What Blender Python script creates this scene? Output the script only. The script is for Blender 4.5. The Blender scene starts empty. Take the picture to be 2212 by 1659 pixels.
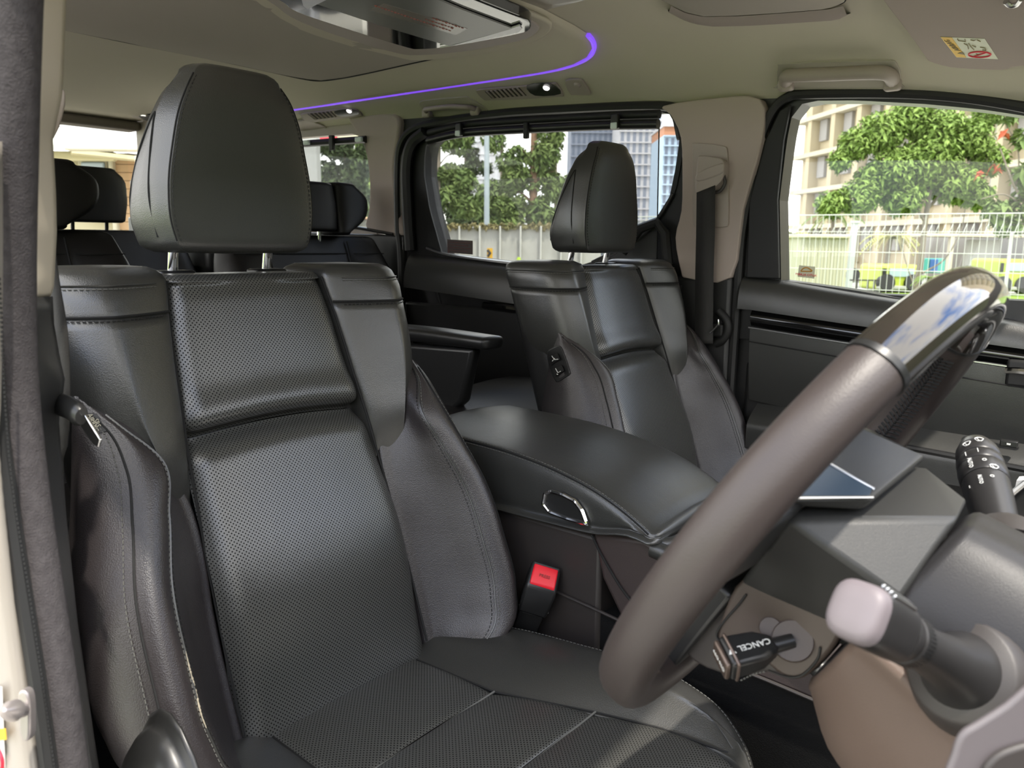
import bpy, math, random
import numpy as np
from mathutils import Vector, Matrix
random.seed(7); np.random.seed(7)
D = bpy.data
sc = bpy.context.scene
R = math.radians
# World axes: +X = car's nose, +Y = from the driver's door towards the passenger's door, +Z up, ground at Z=0 (metres).
# ---------------------------------------------------------------- camera
YAW, PITCH, ROLL, FPX = R(51.0), R(-9.86), R(0.65), 1729.0
CP = np.array([0.0, 0.0, 1.40])
_fw = np.array([-math.cos(YAW)*math.cos(PITCH), math.sin(YAW)*math.cos(PITCH), math.sin(PITCH)])
_rt = np.cross(_fw, [0, 0, 1.0]); _rt /= np.linalg.norm(_rt); _up = np.cross(_rt, _fw)
RT = _rt*math.cos(ROLL) + _up*math.sin(ROLL); UP = _up*math.cos(ROLL) - _rt*math.sin(ROLL); FW = _fw
cd = D.cameras.new('camera'); cam = D.objects.new('camera', cd); sc.collection.objects.link(cam)
cd.sensor_width = 36.0; cd.lens = FPX/2212*36.0; cd.clip_start = 0.02; cd.clip_end = 500
cam.matrix_world = Matrix(((RT[0], UP[0], -FW[0], CP[0]), (RT[1], UP[1], -FW[1], CP[1]), (RT[2], UP[2], -FW[2], CP[2]), (0, 0, 0, 1)))
cd.dof.use_dof = True; cd.dof.focus_distance = 1.15; cd.dof.aperture_fstop = 11
sc.camera = cam
# ---------------------------------------------------------------- exposure, sky, sun
sc.view_settings.view_transform = 'Standard'; sc.view_settings.look = 'None'
sc.view_settings.gamma = 1.0; sc.view_settings.use_curve_mapping = False
sc.view_settings.exposure = 0.92
w = D.worlds.new('sky'); sc.world = w; w.use_nodes = True
nt = w.node_tree; N = nt.nodes; L = nt.links; N.clear()
tc = N.new('ShaderNodeTexCoord'); mp = N.new('ShaderNodeMapping'); mp.inputs['Scale'].default_value = (1.3, 1.3, 2.6)
L.new(tc.outputs['Generated'], mp.inputs[0])
cl = N.new('ShaderNodeTexNoise'); cl.inputs['Scale'].default_value = 1.6; cl.inputs['Detail'].default_value = 6; cl.inputs['Roughness'].default_value = .55
L.new(mp.outputs[0], cl.inputs['Vector'])
cr = N.new('ShaderNodeValToRGB'); cr.color_ramp.elements[0].position = .36; cr.color_ramp.elements[1].position = .50
L.new(cl.outputs['Fac'], cr.inputs[0])
sx = N.new('ShaderNodeSeparateXYZ'); L.new(tc.outputs['Generated'], sx.inputs[0])
hz = N.new('ShaderNodeValToRGB'); e = hz.color_ramp.elements
e[0].position = 0.0; e[0].color = (.78, .83, .86, 1); e[1].position = .55; e[1].color = (.10, .30, .78, 1)
L.new(sx.outputs['Z'], hz.inputs[0])
mx = N.new('ShaderNodeMix'); mx.data_type = 'RGBA'; mx.inputs[7].default_value = (1.0, .975, .93, 1)
L.new(cr.outputs['Color'], mx.inputs[0]); L.new(hz.outputs['Color'], mx.inputs[6])
bg = N.new('ShaderNodeBackground'); bg.inputs['Strength'].default_value = 2.3
L.new(mx.outputs[2], bg.inputs['Color'])
wo = N.new('ShaderNodeOutputWorld'); L.new(bg.outputs[0], wo.inputs[0])
sl = D.lights.new('sun', 'SUN'); sl.energy = 3.2; sl.angle = R(1.2); sl.color = (1.0, .93, .82)
so = D.objects.new('sun', sl); sc.collection.objects.link(so)
so.rotation_euler = Vector((.38, -.16, .91)).to_track_quat('Z', 'Y').to_euler(); so.location = (4, -3, 9)

# ---------------------------------------------------------------- measuring helpers
def ray(x, y): return FW + RT*((x-1106)/FPX) + UP*((829.5-y)/FPX)
def onp(x, y, P0, n):
    r = ray(x, y); n = np.array(n, float); return CP + r*(((np.array(P0, float)-CP) @ n)/(r @ n))
def onY(x, y, v): return onp(x, y, (0, v, 0), (0, 1, 0))
def onX(x, y, v): return onp(x, y, (v, 0, 0), (1, 0, 0))
def onZ(x, y, v): return onp(x, y, (0, 0, v), (0, 0, 1))
def at(x, y, d): return CP + ray(x, y)*d

# ---------------------------------------------------------------- materials
MATS = {}
def mat(name, col, rough=.5, metal=0., spec=.5, bump=None, var=None, coat=0., emit=None, estr=0., alpha=None, perf=False, coord='Object', sheen=0., brick=None):
    if name in MATS: return MATS[name]
    m = D.materials.new(name); m.use_nodes = True; n = m.node_tree.nodes; l = m.node_tree.links
    b = n['Principled BSDF']; b.inputs['Base Color'].default_value = (*col, 1); b.inputs['Roughness'].default_value = rough
    b.inputs['Metallic'].default_value = metal; b.inputs['Specular IOR Level'].default_value = spec
    b.inputs['Coat Weight'].default_value = coat; b.inputs['Coat Roughness'].default_value = .04
    b.inputs['Sheen Weight'].default_value = sheen
    if emit: b.inputs['Emission Color'].default_value = (*emit, 1); b.inputs['Emission Strength'].default_value = estr
    t = n.new('ShaderNodeTexCoord'); out = t.outputs[coord]
    colsock = None
    if var:   # (scale, amount, second colour)
        s, a, c2 = var; q = n.new('ShaderNodeTexNoise'); q.inputs['Scale'].default_value = s; q.inputs['Detail'].default_value = 4
        l.new(out, q.inputs['Vector']); r = n.new('ShaderNodeValToRGB'); r.color_ramp.elements[0].position = .5-a; r.color_ramp.elements[1].position = .5+a
        r.color_ramp.elements[0].color = (*col, 1); r.color_ramp.elements[1].color = (*c2, 1)
        l.new(q.outputs['Fac'], r.inputs[0]); l.new(r.outputs['Color'], b.inputs['Base Color']); colsock = r.outputs['Color']
    height = None
    if bump:  # (kind, scale, strength, distance)
        k, s, st, dist = bump
        if k == 'voronoi':
            q = n.new('ShaderNodeTexVoronoi'); q.inputs['Scale'].default_value = s; l.new(out, q.inputs['Vector']); height = q.outputs['Distance']
        else:
            q = n.new('ShaderNodeTexNoise'); q.inputs['Scale'].default_value = s; q.inputs['Detail'].default_value = 3; l.new(out, q.inputs['Vector']); height = q.outputs['Fac']
        bp = n.new('ShaderNodeBump'); bp.inputs['Strength'].default_value = st; bp.inputs['Distance'].default_value = dist
        l.new(height, bp.inputs['Height']); l.new(bp.outputs[0], b.inputs['Normal'])
        if k == 'voronoi':   # slow creases and dents as well
            q2 = n.new('ShaderNodeTexNoise'); q2.inputs['Scale'].default_value = 14; q2.inputs['Detail'].default_value = 3; l.new(out, q2.inputs['Vector'])
            b2 = n.new('ShaderNodeBump'); b2.inputs['Strength'].default_value = .12; b2.inputs['Distance'].default_value = .006
            l.new(q2.outputs['Fac'], b2.inputs['Height']); l.new(b2.outputs[0], bp.inputs['Normal'])
    if perf:  # rows of small punched holes, staggered, in metres of the UV map
        uv = n.new('ShaderNodeTexCoord').outputs['UV']
        ds = []
        for off in (0., .5):
            a = n.new('ShaderNodeVectorMath'); a.operation = 'MULTIPLY_ADD'; a.inputs[1].default_value = (1/perf, 1/perf, 0); a.inputs[2].default_value = (off, off, 0); l.new(uv, a.inputs[0])
            f = n.new('ShaderNodeVectorMath'); f.operation = 'FRACTION'; l.new(a.outputs[0], f.inputs[0])
            d = n.new('ShaderNodeVectorMath'); d.operation = 'DISTANCE'; d.inputs[1].default_value = (.5, .5, 0); l.new(f.outputs[0], d.inputs[0]); ds.append(d.outputs['Value'])
        mn = n.new('ShaderNodeMath'); mn.operation = 'MINIMUM'; l.new(ds[0], mn.inputs[0]); l.new(ds[1], mn.inputs[1])
        mr = n.new('ShaderNodeMapRange'); mr.inputs['From Min'].default_value = .13; mr.inputs['From Max'].default_value = .21; l.new(mn.outputs[0], mr.inputs['Value'])
        mm = n.new('ShaderNodeMix'); mm.data_type = 'RGBA'; mm.inputs[6].default_value = (.008, .008, .008, 1); mm.inputs[7].default_value = (*col, 1)
        l.new(mr.outputs[0], mm.inputs[0]); l.new(mm.outputs[2], b.inputs['Base Color'])
        sp = n.new('ShaderNodeMath'); sp.operation = 'MULTIPLY'; sp.inputs[1].default_value = spec; l.new(mr.outputs[0], sp.inputs[0]); l.new(sp.outputs[0], b.inputs['Specular IOR Level'])
    if alpha is not None: b.inputs['Alpha'].default_value = alpha
    MATS[name] = m; return m

BL = (.031, .031, .029)
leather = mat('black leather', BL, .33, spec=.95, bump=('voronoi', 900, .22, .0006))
leather_w = mat('worn black leather', (.027, .023, .024), .36, spec=.75, bump=('voronoi', 800, .3, .0008))
perf = mat('perforated black leather', (.058, .058, .054), .31, spec=1.0, bump=('voronoi', 900, .2, .0006), perf=.0050)
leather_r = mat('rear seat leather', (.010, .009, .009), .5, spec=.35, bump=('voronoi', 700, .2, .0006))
seam_m = mat('seam thread shadow', (.006, .006, .006), .8)
stitch_m = mat('dark grey thread', (.11, .11, .10), .7)
stitch_d = mat('black thread', (.012, .012, .012), .7)
plas = mat('dark textured plastic', (.022, .022, .022), .46, bump=('noise', 1400, .25, .0004))
plas_b = mat('brown black plastic', (.034, .029, .027), .48, bump=('noise', 1600, .25, .0004))
plas_s = mat('satin black plastic', (.016, .016, .016), .34)
deep = mat('deep black plastic', (.006, .006, .006), .6)
carpet = mat('black carpet', (.010, .010, .010), .95, spec=.1, bump=('noise', 900, .6, .002))
rubber = mat('black rubber seal', (.014, .014, .014), .55)
gloss = mat('gloss black lacquer', (.006, .006, .006), .08, coat=1.)
wood = mat('dark piano wood rim', (.012, .010, .009), .07, coat=1., var=(14, .2, (.03, .024, .018)))
chrome = mat('polished chrome', (.80, .80, .80), .08, metal=1.)
satin = mat('satin silver', (.55, .55, .55), .28, metal=1.)
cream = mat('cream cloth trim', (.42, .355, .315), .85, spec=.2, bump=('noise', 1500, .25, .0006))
creamp = mat('cream plastic trim', (.36, .31, .27), .55, bump=('noise', 1500, .12, .0003))
head_m = mat('cream headliner cloth', (.56, .52, .42), .95, spec=.1, bump=('noise', 1700, .3, .0006))
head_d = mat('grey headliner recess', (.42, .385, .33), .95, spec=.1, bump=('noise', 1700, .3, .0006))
shade_m = mat('taupe rear header cloth', (.20, .18, .155), .9, spec=.1)
webbing = mat('black belt webbing', (.018, .017, .016), .75, bump=('noise', 600, .5, .0006))
red = mat('red plastic', (.80, .015, .03), .35)
white_p = mat('cream white car paint', (.34, .31, .27), .35, coat=.5)
seal_w = mat('fuzzy weatherstrip', (.055, .05, .052), .95, spec=.15, bump=('noise', 700, .6, .0015), var=(160, .25, (.085, .078, .08)))
purple = mat('purple light strip', (.12, .06, .4), .4, emit=(.13, .045, .50), estr=.9)
lampw = mat('lit reading lamp', (1, 1, 1), .4, emit=(1, .93, .95), estr=1.3)
blue_p = mat('blue plastic', (.02, .08, .6), .4)
white_i = mat('white printed mark', (.75, .75, .72), .6)

def glass_mat(name, tint, rough=.0, haze=0., hazecol=(.8, .85, .8), gl=1.0):
    m = D.materials.new(name); m.use_nodes = True; n = m.node_tree.nodes; l = m.node_tree.links; n.clear()
    o = n.new('ShaderNodeOutputMaterial'); tr = n.new('ShaderNodeBsdfTransparent'); tr.inputs[0].default_value = (*tint, 1)
    g = n.new('ShaderNodeBsdfGlossy'); g.inputs['Roughness'].default_value = rough; fr = n.new('ShaderNodeFresnel'); fr.inputs[0].default_value = 1.45
    k = n.new('ShaderNodeMath'); k.operation = 'MULTIPLY'; k.inputs[1].default_value = gl; l.new(fr.outputs[0], k.inputs[0])
    mx = n.new('ShaderNodeMixShader'); l.new(k.outputs[0], mx.inputs[0]); l.new(tr.outputs[0], mx.inputs[1]); l.new(g.outputs[0], mx.inputs[2]); last = mx
    if haze:
        d = n.new('ShaderNodeBsdfDiffuse'); d.inputs[0].default_value = (*hazecol, 1); m2 = n.new('ShaderNodeMixShader'); m2.inputs[0].default_value = haze
        l.new(mx.outputs[0], m2.inputs[1]); l.new(d.outputs[0], m2.inputs[2]); last = m2
    l.new(last.outputs[0], o.inputs[0]); MATS[name] = m; return m
glass = glass_mat('side window glass', (.93, .96, .93))
screen_cloth = glass_mat('pierced sun screen cloth', (.86, .86, .86), haze=.30, hazecol=(.20, .20, .19), gl=0.)

# ---------------------------------------------------------------- object helpers
ORG = {}
def thing(name, label, cat, loc=(0, 0, 0), group=None):
    o = D.objects.new(name, None); sc.collection.objects.link(o); o.location = loc; o.empty_display_size = .05
    ORG[o.name] = np.array(loc, float); o['label'] = label; o['category'] = cat
    if group: o['group'] = group
    return o
def struct(name, loc=(0, 0, 0)):
    o = D.objects.new(name, None); sc.collection.objects.link(o); o.location = loc; ORG[o.name] = np.array(loc, float); o['kind'] = 'structure'; return o
def mk(name, V, F, m, parent=None, smooth=True, uv=None, label=None, auto=40, tag=None, group=None, kind=None, bevel=0., subs=0):
    V = np.array(V, float)
    org = ORG[parent.name] if parent is not None else np.zeros(3)
    me = D.meshes.new(name); me.from_pydata((V-org).tolist(), [], [tuple(int(i) for i in f) for f in F]); me.validate()
    me.materials.append(m)
    if uv is not None:
        ul = me.uv_layers.new(name='UVMap'); idx = np.empty(len(me.loops), int); me.loops.foreach_get('vertex_index', idx)
        ul.data.foreach_set('uv', np.array(uv, float)[idx].ravel())
    o = D.objects.new(name, me); sc.collection.objects.link(o)
    if parent is not None: o.parent = parent
    ORG[o.name] = org
    if smooth:
        me.polygons.foreach_set('use_smooth', [True]*len(me.polygons))
        if auto: me.set_sharp_from_angle(angle=R(auto))
    if bevel:
        b = o.modifiers.new('bevel', 'BEVEL'); b.width = bevel; b.segments = 3; b.limit_method = 'ANGLE'; b.angle_limit = R(35)
    if subs:
        s = o.modifiers.new('subsurf', 'SUBSURF'); s.levels = subs; s.render_levels = subs
    if label: o['label'] = label
    if tag: o['category'] = tag
    if group: o['group'] = group
    if kind: o['kind'] = kind
    return o
class MB:
    "collects simple shapes into one mesh"
    def __init__(s): s.V = []; s.F = []
    def add(s, V, F):
        b = len(s.V); s.V += [tuple(v) for v in V]; s.F += [tuple(i+b for i in f) for f in F]; return s
    def box(s, c, d, ax=None):
        c = np.array(c, float); A = np.eye(3) if ax is None else np.array(ax, float)
        V = [c + A[0]*d[0]/2*i + A[1]*d[1]/2*j + A[2]*d[2]/2*k for i in (-1, 1) for j in (-1, 1) for k in (-1, 1)]
        return s.add(V, [(0, 1, 3, 2), (4, 6, 7, 5), (0, 4, 5, 1), (2, 3, 7, 6), (0, 2, 6, 4), (1, 5, 7, 3)])
    def tube(s, P, r, n=8, cap=True, ref=(0, 0, 1), sy=1.):
        P = [np.array(p, float) for p in P]; rr = r if hasattr(r, '__len__') else [r]*len(P)
        V = []; prev = None
        for i, p in enumerate(P):
            t = P[min(i+1, len(P)-1)]-P[max(i-1, 0)]; t = t/(np.linalg.norm(t)+1e-12)
            a = np.array(ref, float) if prev is None else prev
            a = a - t*(a @ t)
            if np.linalg.norm(a) < 1e-3: a = np.array([1., .3, 0]); a = a - t*(a @ t)
            a /= np.linalg.norm(a); prev = a; b = np.cross(t, a)
            for k in range(n):
                q = 2*math.pi*k/n; V.append(p + rr[i]*(a*math.cos(q) + b*math.sin(q)*sy))
        F = [(i*n+k, i*n+(k+1) % n, (i+1)*n+(k+1) % n, (i+1)*n+k) for i in range(len(P)-1) for k in range(n)]
        if cap: F += [tuple(range(n))[::-1], tuple((len(P)-1)*n+k for k in range(n))]
        return s.add(V, F)
    def build(s, name, m, parent=None, **k): return mk(name, s.V, s.F, m, parent, **k)

def cr_path(P, n=12, closed=False):
    "smooth curve through points"
    P = np.array(P, float); m = len(P); out = []
    segs = m if closed else m-1
    for i in range(segs):
        if closed: p0, p1, p2, p3 = P[(i-1) % m], P[i], P[(i+1) % m], P[(i+2) % m]
        else: p1, p2 = P[i], P[i+1]; p0 = P[i-1] if i else 2*p1-p2; p3 = P[i+2] if i+2 < m else 2*p2-p1
        for k in range(n):
            t = k/n; out.append(.5*((2*p1)+(-p0+p2)*t+(2*p0-5*p1+4*p2-p3)*t*t+(-p0+3*p1-3*p2+p3)*t**3))
    if not closed: out.append(P[-1])
    return np.array(out)
def tube(name, P, r, m, parent, n=8, sm=10, closed=False, **k):
    return MB().tube(cr_path(P, sm) if sm else P, r, n).build(name, m, parent, **k)
def prism(name, poly, depth, m, parent, bevel=.0, sm=0, **k):
    "closed 3-D outline (planar or nearly) thickened along a vector"
    P = cr_path(poly, sm, True) if sm else np.array(poly, float)
    d = np.array(depth, float); n = len(P); c = P.mean(0)
    V = list(P)+list(P+d)
    F = [tuple(range(n)), tuple(range(2*n-1, n-1, -1))] + [(i, n+i, n+(i+1) % n, (i+1) % n) for i in range(n)]
    return mk(name, V, F, m, parent, bevel=bevel, **k)
def rbox(name, c, d, m, parent, ax=None, bevel=.004, **k):
    return MB().box(c, d, ax).build(name, m, parent, bevel=bevel, **k)
def frame_wall(name, outer, inner, depth, m, parent, **k):
    "ring between two closed outlines of equal length, thickened"
    O = np.array(outer, float); I = np.array(inner, float); n = len(O); d = np.array(depth, float)
    V = list(O)+list(I)+list(O+d)+list(I+d); F = []
    for i in range(n):
        j = (i+1) % n
        F += [(i, j, n+j, n+i), (2*n+i, 3*n+i, 3*n+j, 2*n+j), (i, 2*n+i, 2*n+j, j), (n+i, n+j, 3*n+j, 3*n+i)]
    return mk(name, V, F, m, parent, **k)
def resamp(P, n, closed=True):
    P = np.array(P, float); Q = np.vstack([P, P[:1]]) if closed else P
    d = np.r_[0, np.cumsum(np.linalg.norm(np.diff(Q, axis=0), axis=1))]; t = np.linspace(0, d[-1], n, endpoint=not closed)
    return np.stack([np.interp(t, d, Q[:, i]) for i in range(Q.shape[1])], 1)
def grid(name, fn, us, vs, m, parent, uvs=1., flip=False, thick=None, **k):
    nu, nv = len(us), len(vs); V = [fn(u, v) for v in vs for u in us]
    A = np.array(V).reshape(nv, nu, 3); 
    du = np.zeros((nv, nu)); du[:, 1:] = np.cumsum(np.linalg.norm(np.diff(A, axis=1), axis=2), axis=1); du -= du[:, nu//2:nu//2+1]
    dv = np.zeros((nv, nu)); dv[1:] = np.cumsum(np.linalg.norm(np.diff(A, axis=0), axis=2), axis=0); dv = np.repeat(dv[:, nu//2:nu//2+1], nu, 1)
    uv = np.stack([du, dv], 2).reshape(-1, 2)
    F = [(j*nu+i, j*nu+i+1, (j+1)*nu+i+1, (j+1)*nu+i) for j in range(nv-1) for i in range(nu-1)]
    if flip: F = [f[::-1] for f in F]
    o = mk(name, V, F, m, parent, uv=uv, **k)
    if thick:
        s = o.modifiers.new('solid', 'SOLIDIFY'); s.thickness = thick; s.offset = -1
    return o
class Loft:
    "closed sections given at a few stations, smoothed both ways; world() turns (t, a, b) into a point"
    def __init__(s, keys, world, smooth_ring=True):
        s.T = np.array([k[0] for k in keys], float); s.K = np.array([k[1] for k in keys], float); s.world = world; s.n = s.K.shape[1]
        s.M = np.gradient(s.K, s.T, axis=0) if len(s.T) > 2 else np.repeat((s.K[1:]-s.K[:1])/(s.T[1]-s.T[0]), 2, 0)
    def sec(s, t):
        T = s.T; i = int(np.clip(np.searchsorted(T, t)-1, 0, len(T)-2)); h = T[i+1]-T[i]; x = (t-T[i])/h
        return ((2*x**3-3*x**2+1)*s.K[i]+(x**3-2*x**2+x)*h*s.M[i]+(-2*x**3+3*x**2)*s.K[i+1]+(x**3-x**2)*h*s.M[i+1])
    def ring(s, t, sub=6): return cr_path(s.sec(t), sub, True)
    def P(s, t, u, out=0.):
        S = s.sec(t); n = s.n; i = int(math.floor(u)); x = u-i; p0, p1, p2, p3 = S[(i-1) % n], S[i % n], S[(i+1) % n], S[(i+2) % n]
        q = .5*((2*p1)+(-p0+p2)*x+(2*p0-5*p1+4*p2-p3)*x*x+(-p0+3*p1-3*p2+p3)*x**3)
        if out:
            g = .5*((-p0+p2)+2*(2*p0-5*p1+4*p2-p3)*x+3*(-p0+3*p1-3*p2+p3)*x*x); g = g/(np.linalg.norm(g)+1e-9)
            nn = np.array([g[1], -g[0]]); c = S.mean(0)
            if nn @ (q-c) < 0: nn = -nn
            q = q+nn*out
        return np.array(s.world(t, *q))
    def mesh(s, name, m, parent, nt=24, sub=6, dome=.012, t0=None, t1=None, **k):
        a = s.T[0] if t0 is None else t0; b = s.T[-1] if t1 is None else t1
        sg = 1 if b > a else -1; V = []; n = s.n*sub
        st = [(a-sg*dome*math.sin(q)*1., max(.02, 1-(1-math.cos(q)))) for q in (1.45, 1.1, .7, .35)] if dome else []
        rows = [(t, f, a) for t, f in st] + [(t, 1, t) for t in np.linspace(a, b, nt)] + ([(b+sg*dome*math.sin(q), max(.02, math.cos(q)), b) for q in (.35, .7, 1.1, 1.45)] if dome else [])
        for t, f, ts in rows:
            r = s.ring(ts, sub); c = r.mean(0)
            rad = np.abs(r-c).max()
            if f < 1:   # rounded end: pull in by the dome size, not to nothing, until the last ring
                f2 = 1-(1-f)*min(1, 2.2*dome/ rad) if f > .2 else f
                r = c+(r-c)*f2
            V += [s.world(t, *p) for p in r]
        nr = len(rows); F = [(j*n+i, j*n+(i+1) % n, (j+1)*n+(i+1) % n, (j+1)*n+i) for j in range(nr-1) for i in range(n)]
        F += [tuple(range(n))[::-1], tuple((nr-1)*n+i for i in range(n))]
        k.setdefault('auto', 0); return mk(name, V, F, m, parent, **k)
def seam(path, parent, r=.0013, m=None, name='seam'):
    return MB().tube(path, r, 5).build(name, m or seam_m, parent)
def stitches(path, parent, m=None, step=.0055, ln=.0036, r=.00055, name='stitching'):
    Q = np.array(path, float); d = np.r_[0, np.cumsum(np.linalg.norm(np.diff(Q, axis=0), axis=1))]; b = MB()
    pt = lambda t: np.array([np.interp(t, d, Q[:, i]) for i in range(3)])
    t = 0
    while t+ln < d[-1]: b.tube([pt(t), pt(t+ln)], r, 4); t += step
    return b.build(name, m or stitch_m, parent, kind='stuff', smooth=False)
# ================================================================= car shell
YP, YD = 1.70, .29          # inner planes of the passenger side and the driver side
def Zh(x): return lerp_(x, [-3.6, -2.6, -1.9, -1.4, -1.0, -.63, -.39, -.23, 0.], [1.76, 1.775, 1.765, 1.745, 1.725, 1.705, 1.678, 1.645, 1.60])
def lerp_(x, xs, ys): return float(np.interp(x, xs, ys))
YC = .995
HLs = [(.705, 0.), (.690, .012), (.66, .030), (.60, .060), (.52, .088), (.42, .105), (.25, .118), (0., .124)]
def HLz(x, y):
    d = abs(y-YC); xs = [a for a, b in HLs][::-1]; zs = [b for a, b in HLs][::-1]
    q = min(1, max(0, (-2.35-x)/.6)); q = q*q*(3-2*q); o = float(np.interp(d, xs, zs))
    return Zh(x)+o*(1-q)+q*.124
def onH(px, py, off=0.):
    r = ray(px, py); a, b = .3, 6.
    f = lambda t: (CP+r*t)[2]-(HLz(*(CP+r*t)[:2])+off)
    ts = np.linspace(a, b, 400); last = None
    for i in range(len(ts)-1):
        if f(ts[i]) < 0 <= f(ts[i+1]):
            lo_, hi_ = ts[i], ts[i+1]
            for _ in range(30):
                m_ = (lo_+hi_)/2
                if f(m_) < 0: lo_ = m_
                else: hi_ = m_
            return CP+r*lo_
    return CP+r*1.8
gr = mk('ground', [(-130, -40, -.3), (60, -40, -.3), (60, 150, -.3), (-130, 150, -.3)], [(0, 1, 2, 3)], mat('pale concrete paving', (.35, .335, .30), .9, var=(.6, .3, (.41, .39, .35))), smooth=False); gr['kind'] = 'structure'
ceiling = struct('ceiling', (-1.8, YC, 1.8))
xs = np.r_[np.linspace(-3.6, -.6, 31), np.linspace(-.55, -.05, 12)]
ys = np.r_[[YC-a for a, b in HLs], [YC+a for a, b in HLs[::-1][1:]]]
def hl(u, v): return (v, u, HLz(v, u))
# smooth the profile across
ysf = np.linspace(YC-.705, YC+.705, 81)
from bisect import bisect
def HLs_smooth(y):
    k = np.exp(-((ysf-y)/.035)**2); return float((k*[lerp_(abs(q-YC), [a for a, b in HLs][::-1], [b for a, b in HLs][::-1]) for q in ysf]).sum()/k.sum()) if abs(y-YC) < .66 else HLz(0, y)-Zh(0)
prof = {round(float(y), 4): HLs_smooth(y) for y in ysf}
grid('headlining', lambda u, v: (v, u, HLz(v, u)+(prof[round(float(u), 4)]-HLz(0, u)+Zh(0))*min(1, max(0, (v+2.95)/.6))), ysf, xs, head_m, ceiling, auto=0, flip=True)
mk('roof_skin', [(-3.7, YC-.78, 1.95), (-.04, YC-.78, 1.80), (-.04, YC+.78, 1.80), (-3.7, YC+.78, 1.95), (-3.7, YC-.78, 1.97), (-.04, YC-.78, 1.82), (-.04, YC+.78, 1.82), (-3.7, YC+.78, 1.97)], [(0, 1, 2, 3), (4, 5, 6, 7), (0, 1, 5, 4), (1, 2, 6, 5), (2, 3, 7, 6), (3, 0, 4, 7)], white_p, ceiling, smooth=False)
# lowered centre island of the roof lining; its edge carries the light strip
strip_px = [(560, 247), (630, 236), (700, 226), (800, 211), (900, 196), (1000, 181), (1100, 166), (1180, 153), (1225, 143), (1258, 131), (1277, 117), (1283, 102), (1280, 88), (1270, 75)]
SP = [onH(x, y, -.004) for x, y in strip_px]
isl = [(p[0], p[1]) for p in SP[::1]]
isl_o = [(-3.2, isl[0][1]-.01)] + isl + [(isl[-1][0]+.0, isl[-1][1]-.25), (isl[-1][0]+.0, 2*YC-isl[-1][1])] + [(a, 2*YC-b) for a, b in isl[::-1]] + [(-3.2, 2*YC-isl[0][1]+.01)]
def island(poly, off, m, name, parent, rim=.02, drop=.012):
    P = resamp([(a, b, 0) for a, b in poly], 120)[:, :2]; c = P.mean(0); V = []; rows = [(0., 0.), (.004, .5), (rim*.5, .9), (rim, 1.)]
    n = len(P); inn = []
    for k, (ins, f) in enumerate(rows):
        for i in range(n):
            t = P[(i+1) % n]-P[i-1]; nn = np.array([-t[1], t[0]]); nn /= np.linalg.norm(nn)+1e-9
            if nn @ (c-P[i]) < 0: nn = -nn
            q = P[i]+nn*ins; V.append((q[0], q[1], HLz(q[0], q[1])+off-drop*f))
    F = [(k*n+i, k*n+(i+1) % n, (k+1)*n+(i+1) % n, (k+1)*n+i) for k in range(len(rows)-1) for i in range(n)]
    # flat inside: concentric rings towards the centre line
    base = (len(rows)-1)*n; last = [V[base+i][:2] for i in range(n)]
    prev = base
    for f in (.8, .6, .4, .2, .05):
        st = len(V)
        for i in range(n):
            q = c+(np.array(last[i])-c)*f; V.append((q[0], q[1], HLz(q[0], q[1])+off-drop))
        F += [(prev+i, prev+(i+1) % n, st+(i+1) % n, st+i) for i in range(n)]; prev = st
    F.append(tuple(prev+i for i in range(n)))
    return mk(name, V, F, m, parent, auto=50)
island(isl_o, -.001, head_m, 'roof_island', ceiling, rim=.03, drop=.014)
strip = MB().tube(cr_path(SP, 8), [.0058]*(8*(len(SP)-1)+1), 8).build('light_strip', purple, None, tag='light strip', label='thin purple ambient light strip curving along the cream roof lining')
# grey recessed rear roof panel with its shadow line
def hpath(px, off): return np.array([onH(x, y, off) for x, y in px])
rp_px = [(60, 47), (130, 60), (300, 95), (480, 131), (600, 157), (650, 168), (690, 173), (740, 167), (800, 155), (880, 137), (940, 124)]
RPp = hpath(rp_px, -.016)
e_ = RPp[-1]
rp_poly = [tuple(p[:2]) for p in RPp] + [(e_[0]+.02, e_[1]-.10), (e_[0]+.02, .60), (RPp[0][0], .45)]
P_ = resamp([(a, b, 0) for a, b in rp_poly], 90)[:, :2]
V_ = [(a, b, HLz(a, b)-.0175) for a, b in P_]; c_ = P_.mean(0)
for f in (.97, .6, .3): V_ += [(*(c_+(p-c_)*f), HLz(*(c_+(p-c_)*f))-.022) for p in P_]
nn_ = len(P_); F_ = [(k*nn_+i, k*nn_+(i+1) % nn_, (k+1)*nn_+(i+1) % nn_, (k+1)*nn_+i) for k in range(3) for i in range(nn_)]+[tuple(3*nn_+i for i in range(nn_))]
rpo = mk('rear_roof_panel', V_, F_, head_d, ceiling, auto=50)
seam(cr_path(RPp+np.array([0, 0, -.002]), 8), ceiling, .0022, name='panel_gap')
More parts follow.
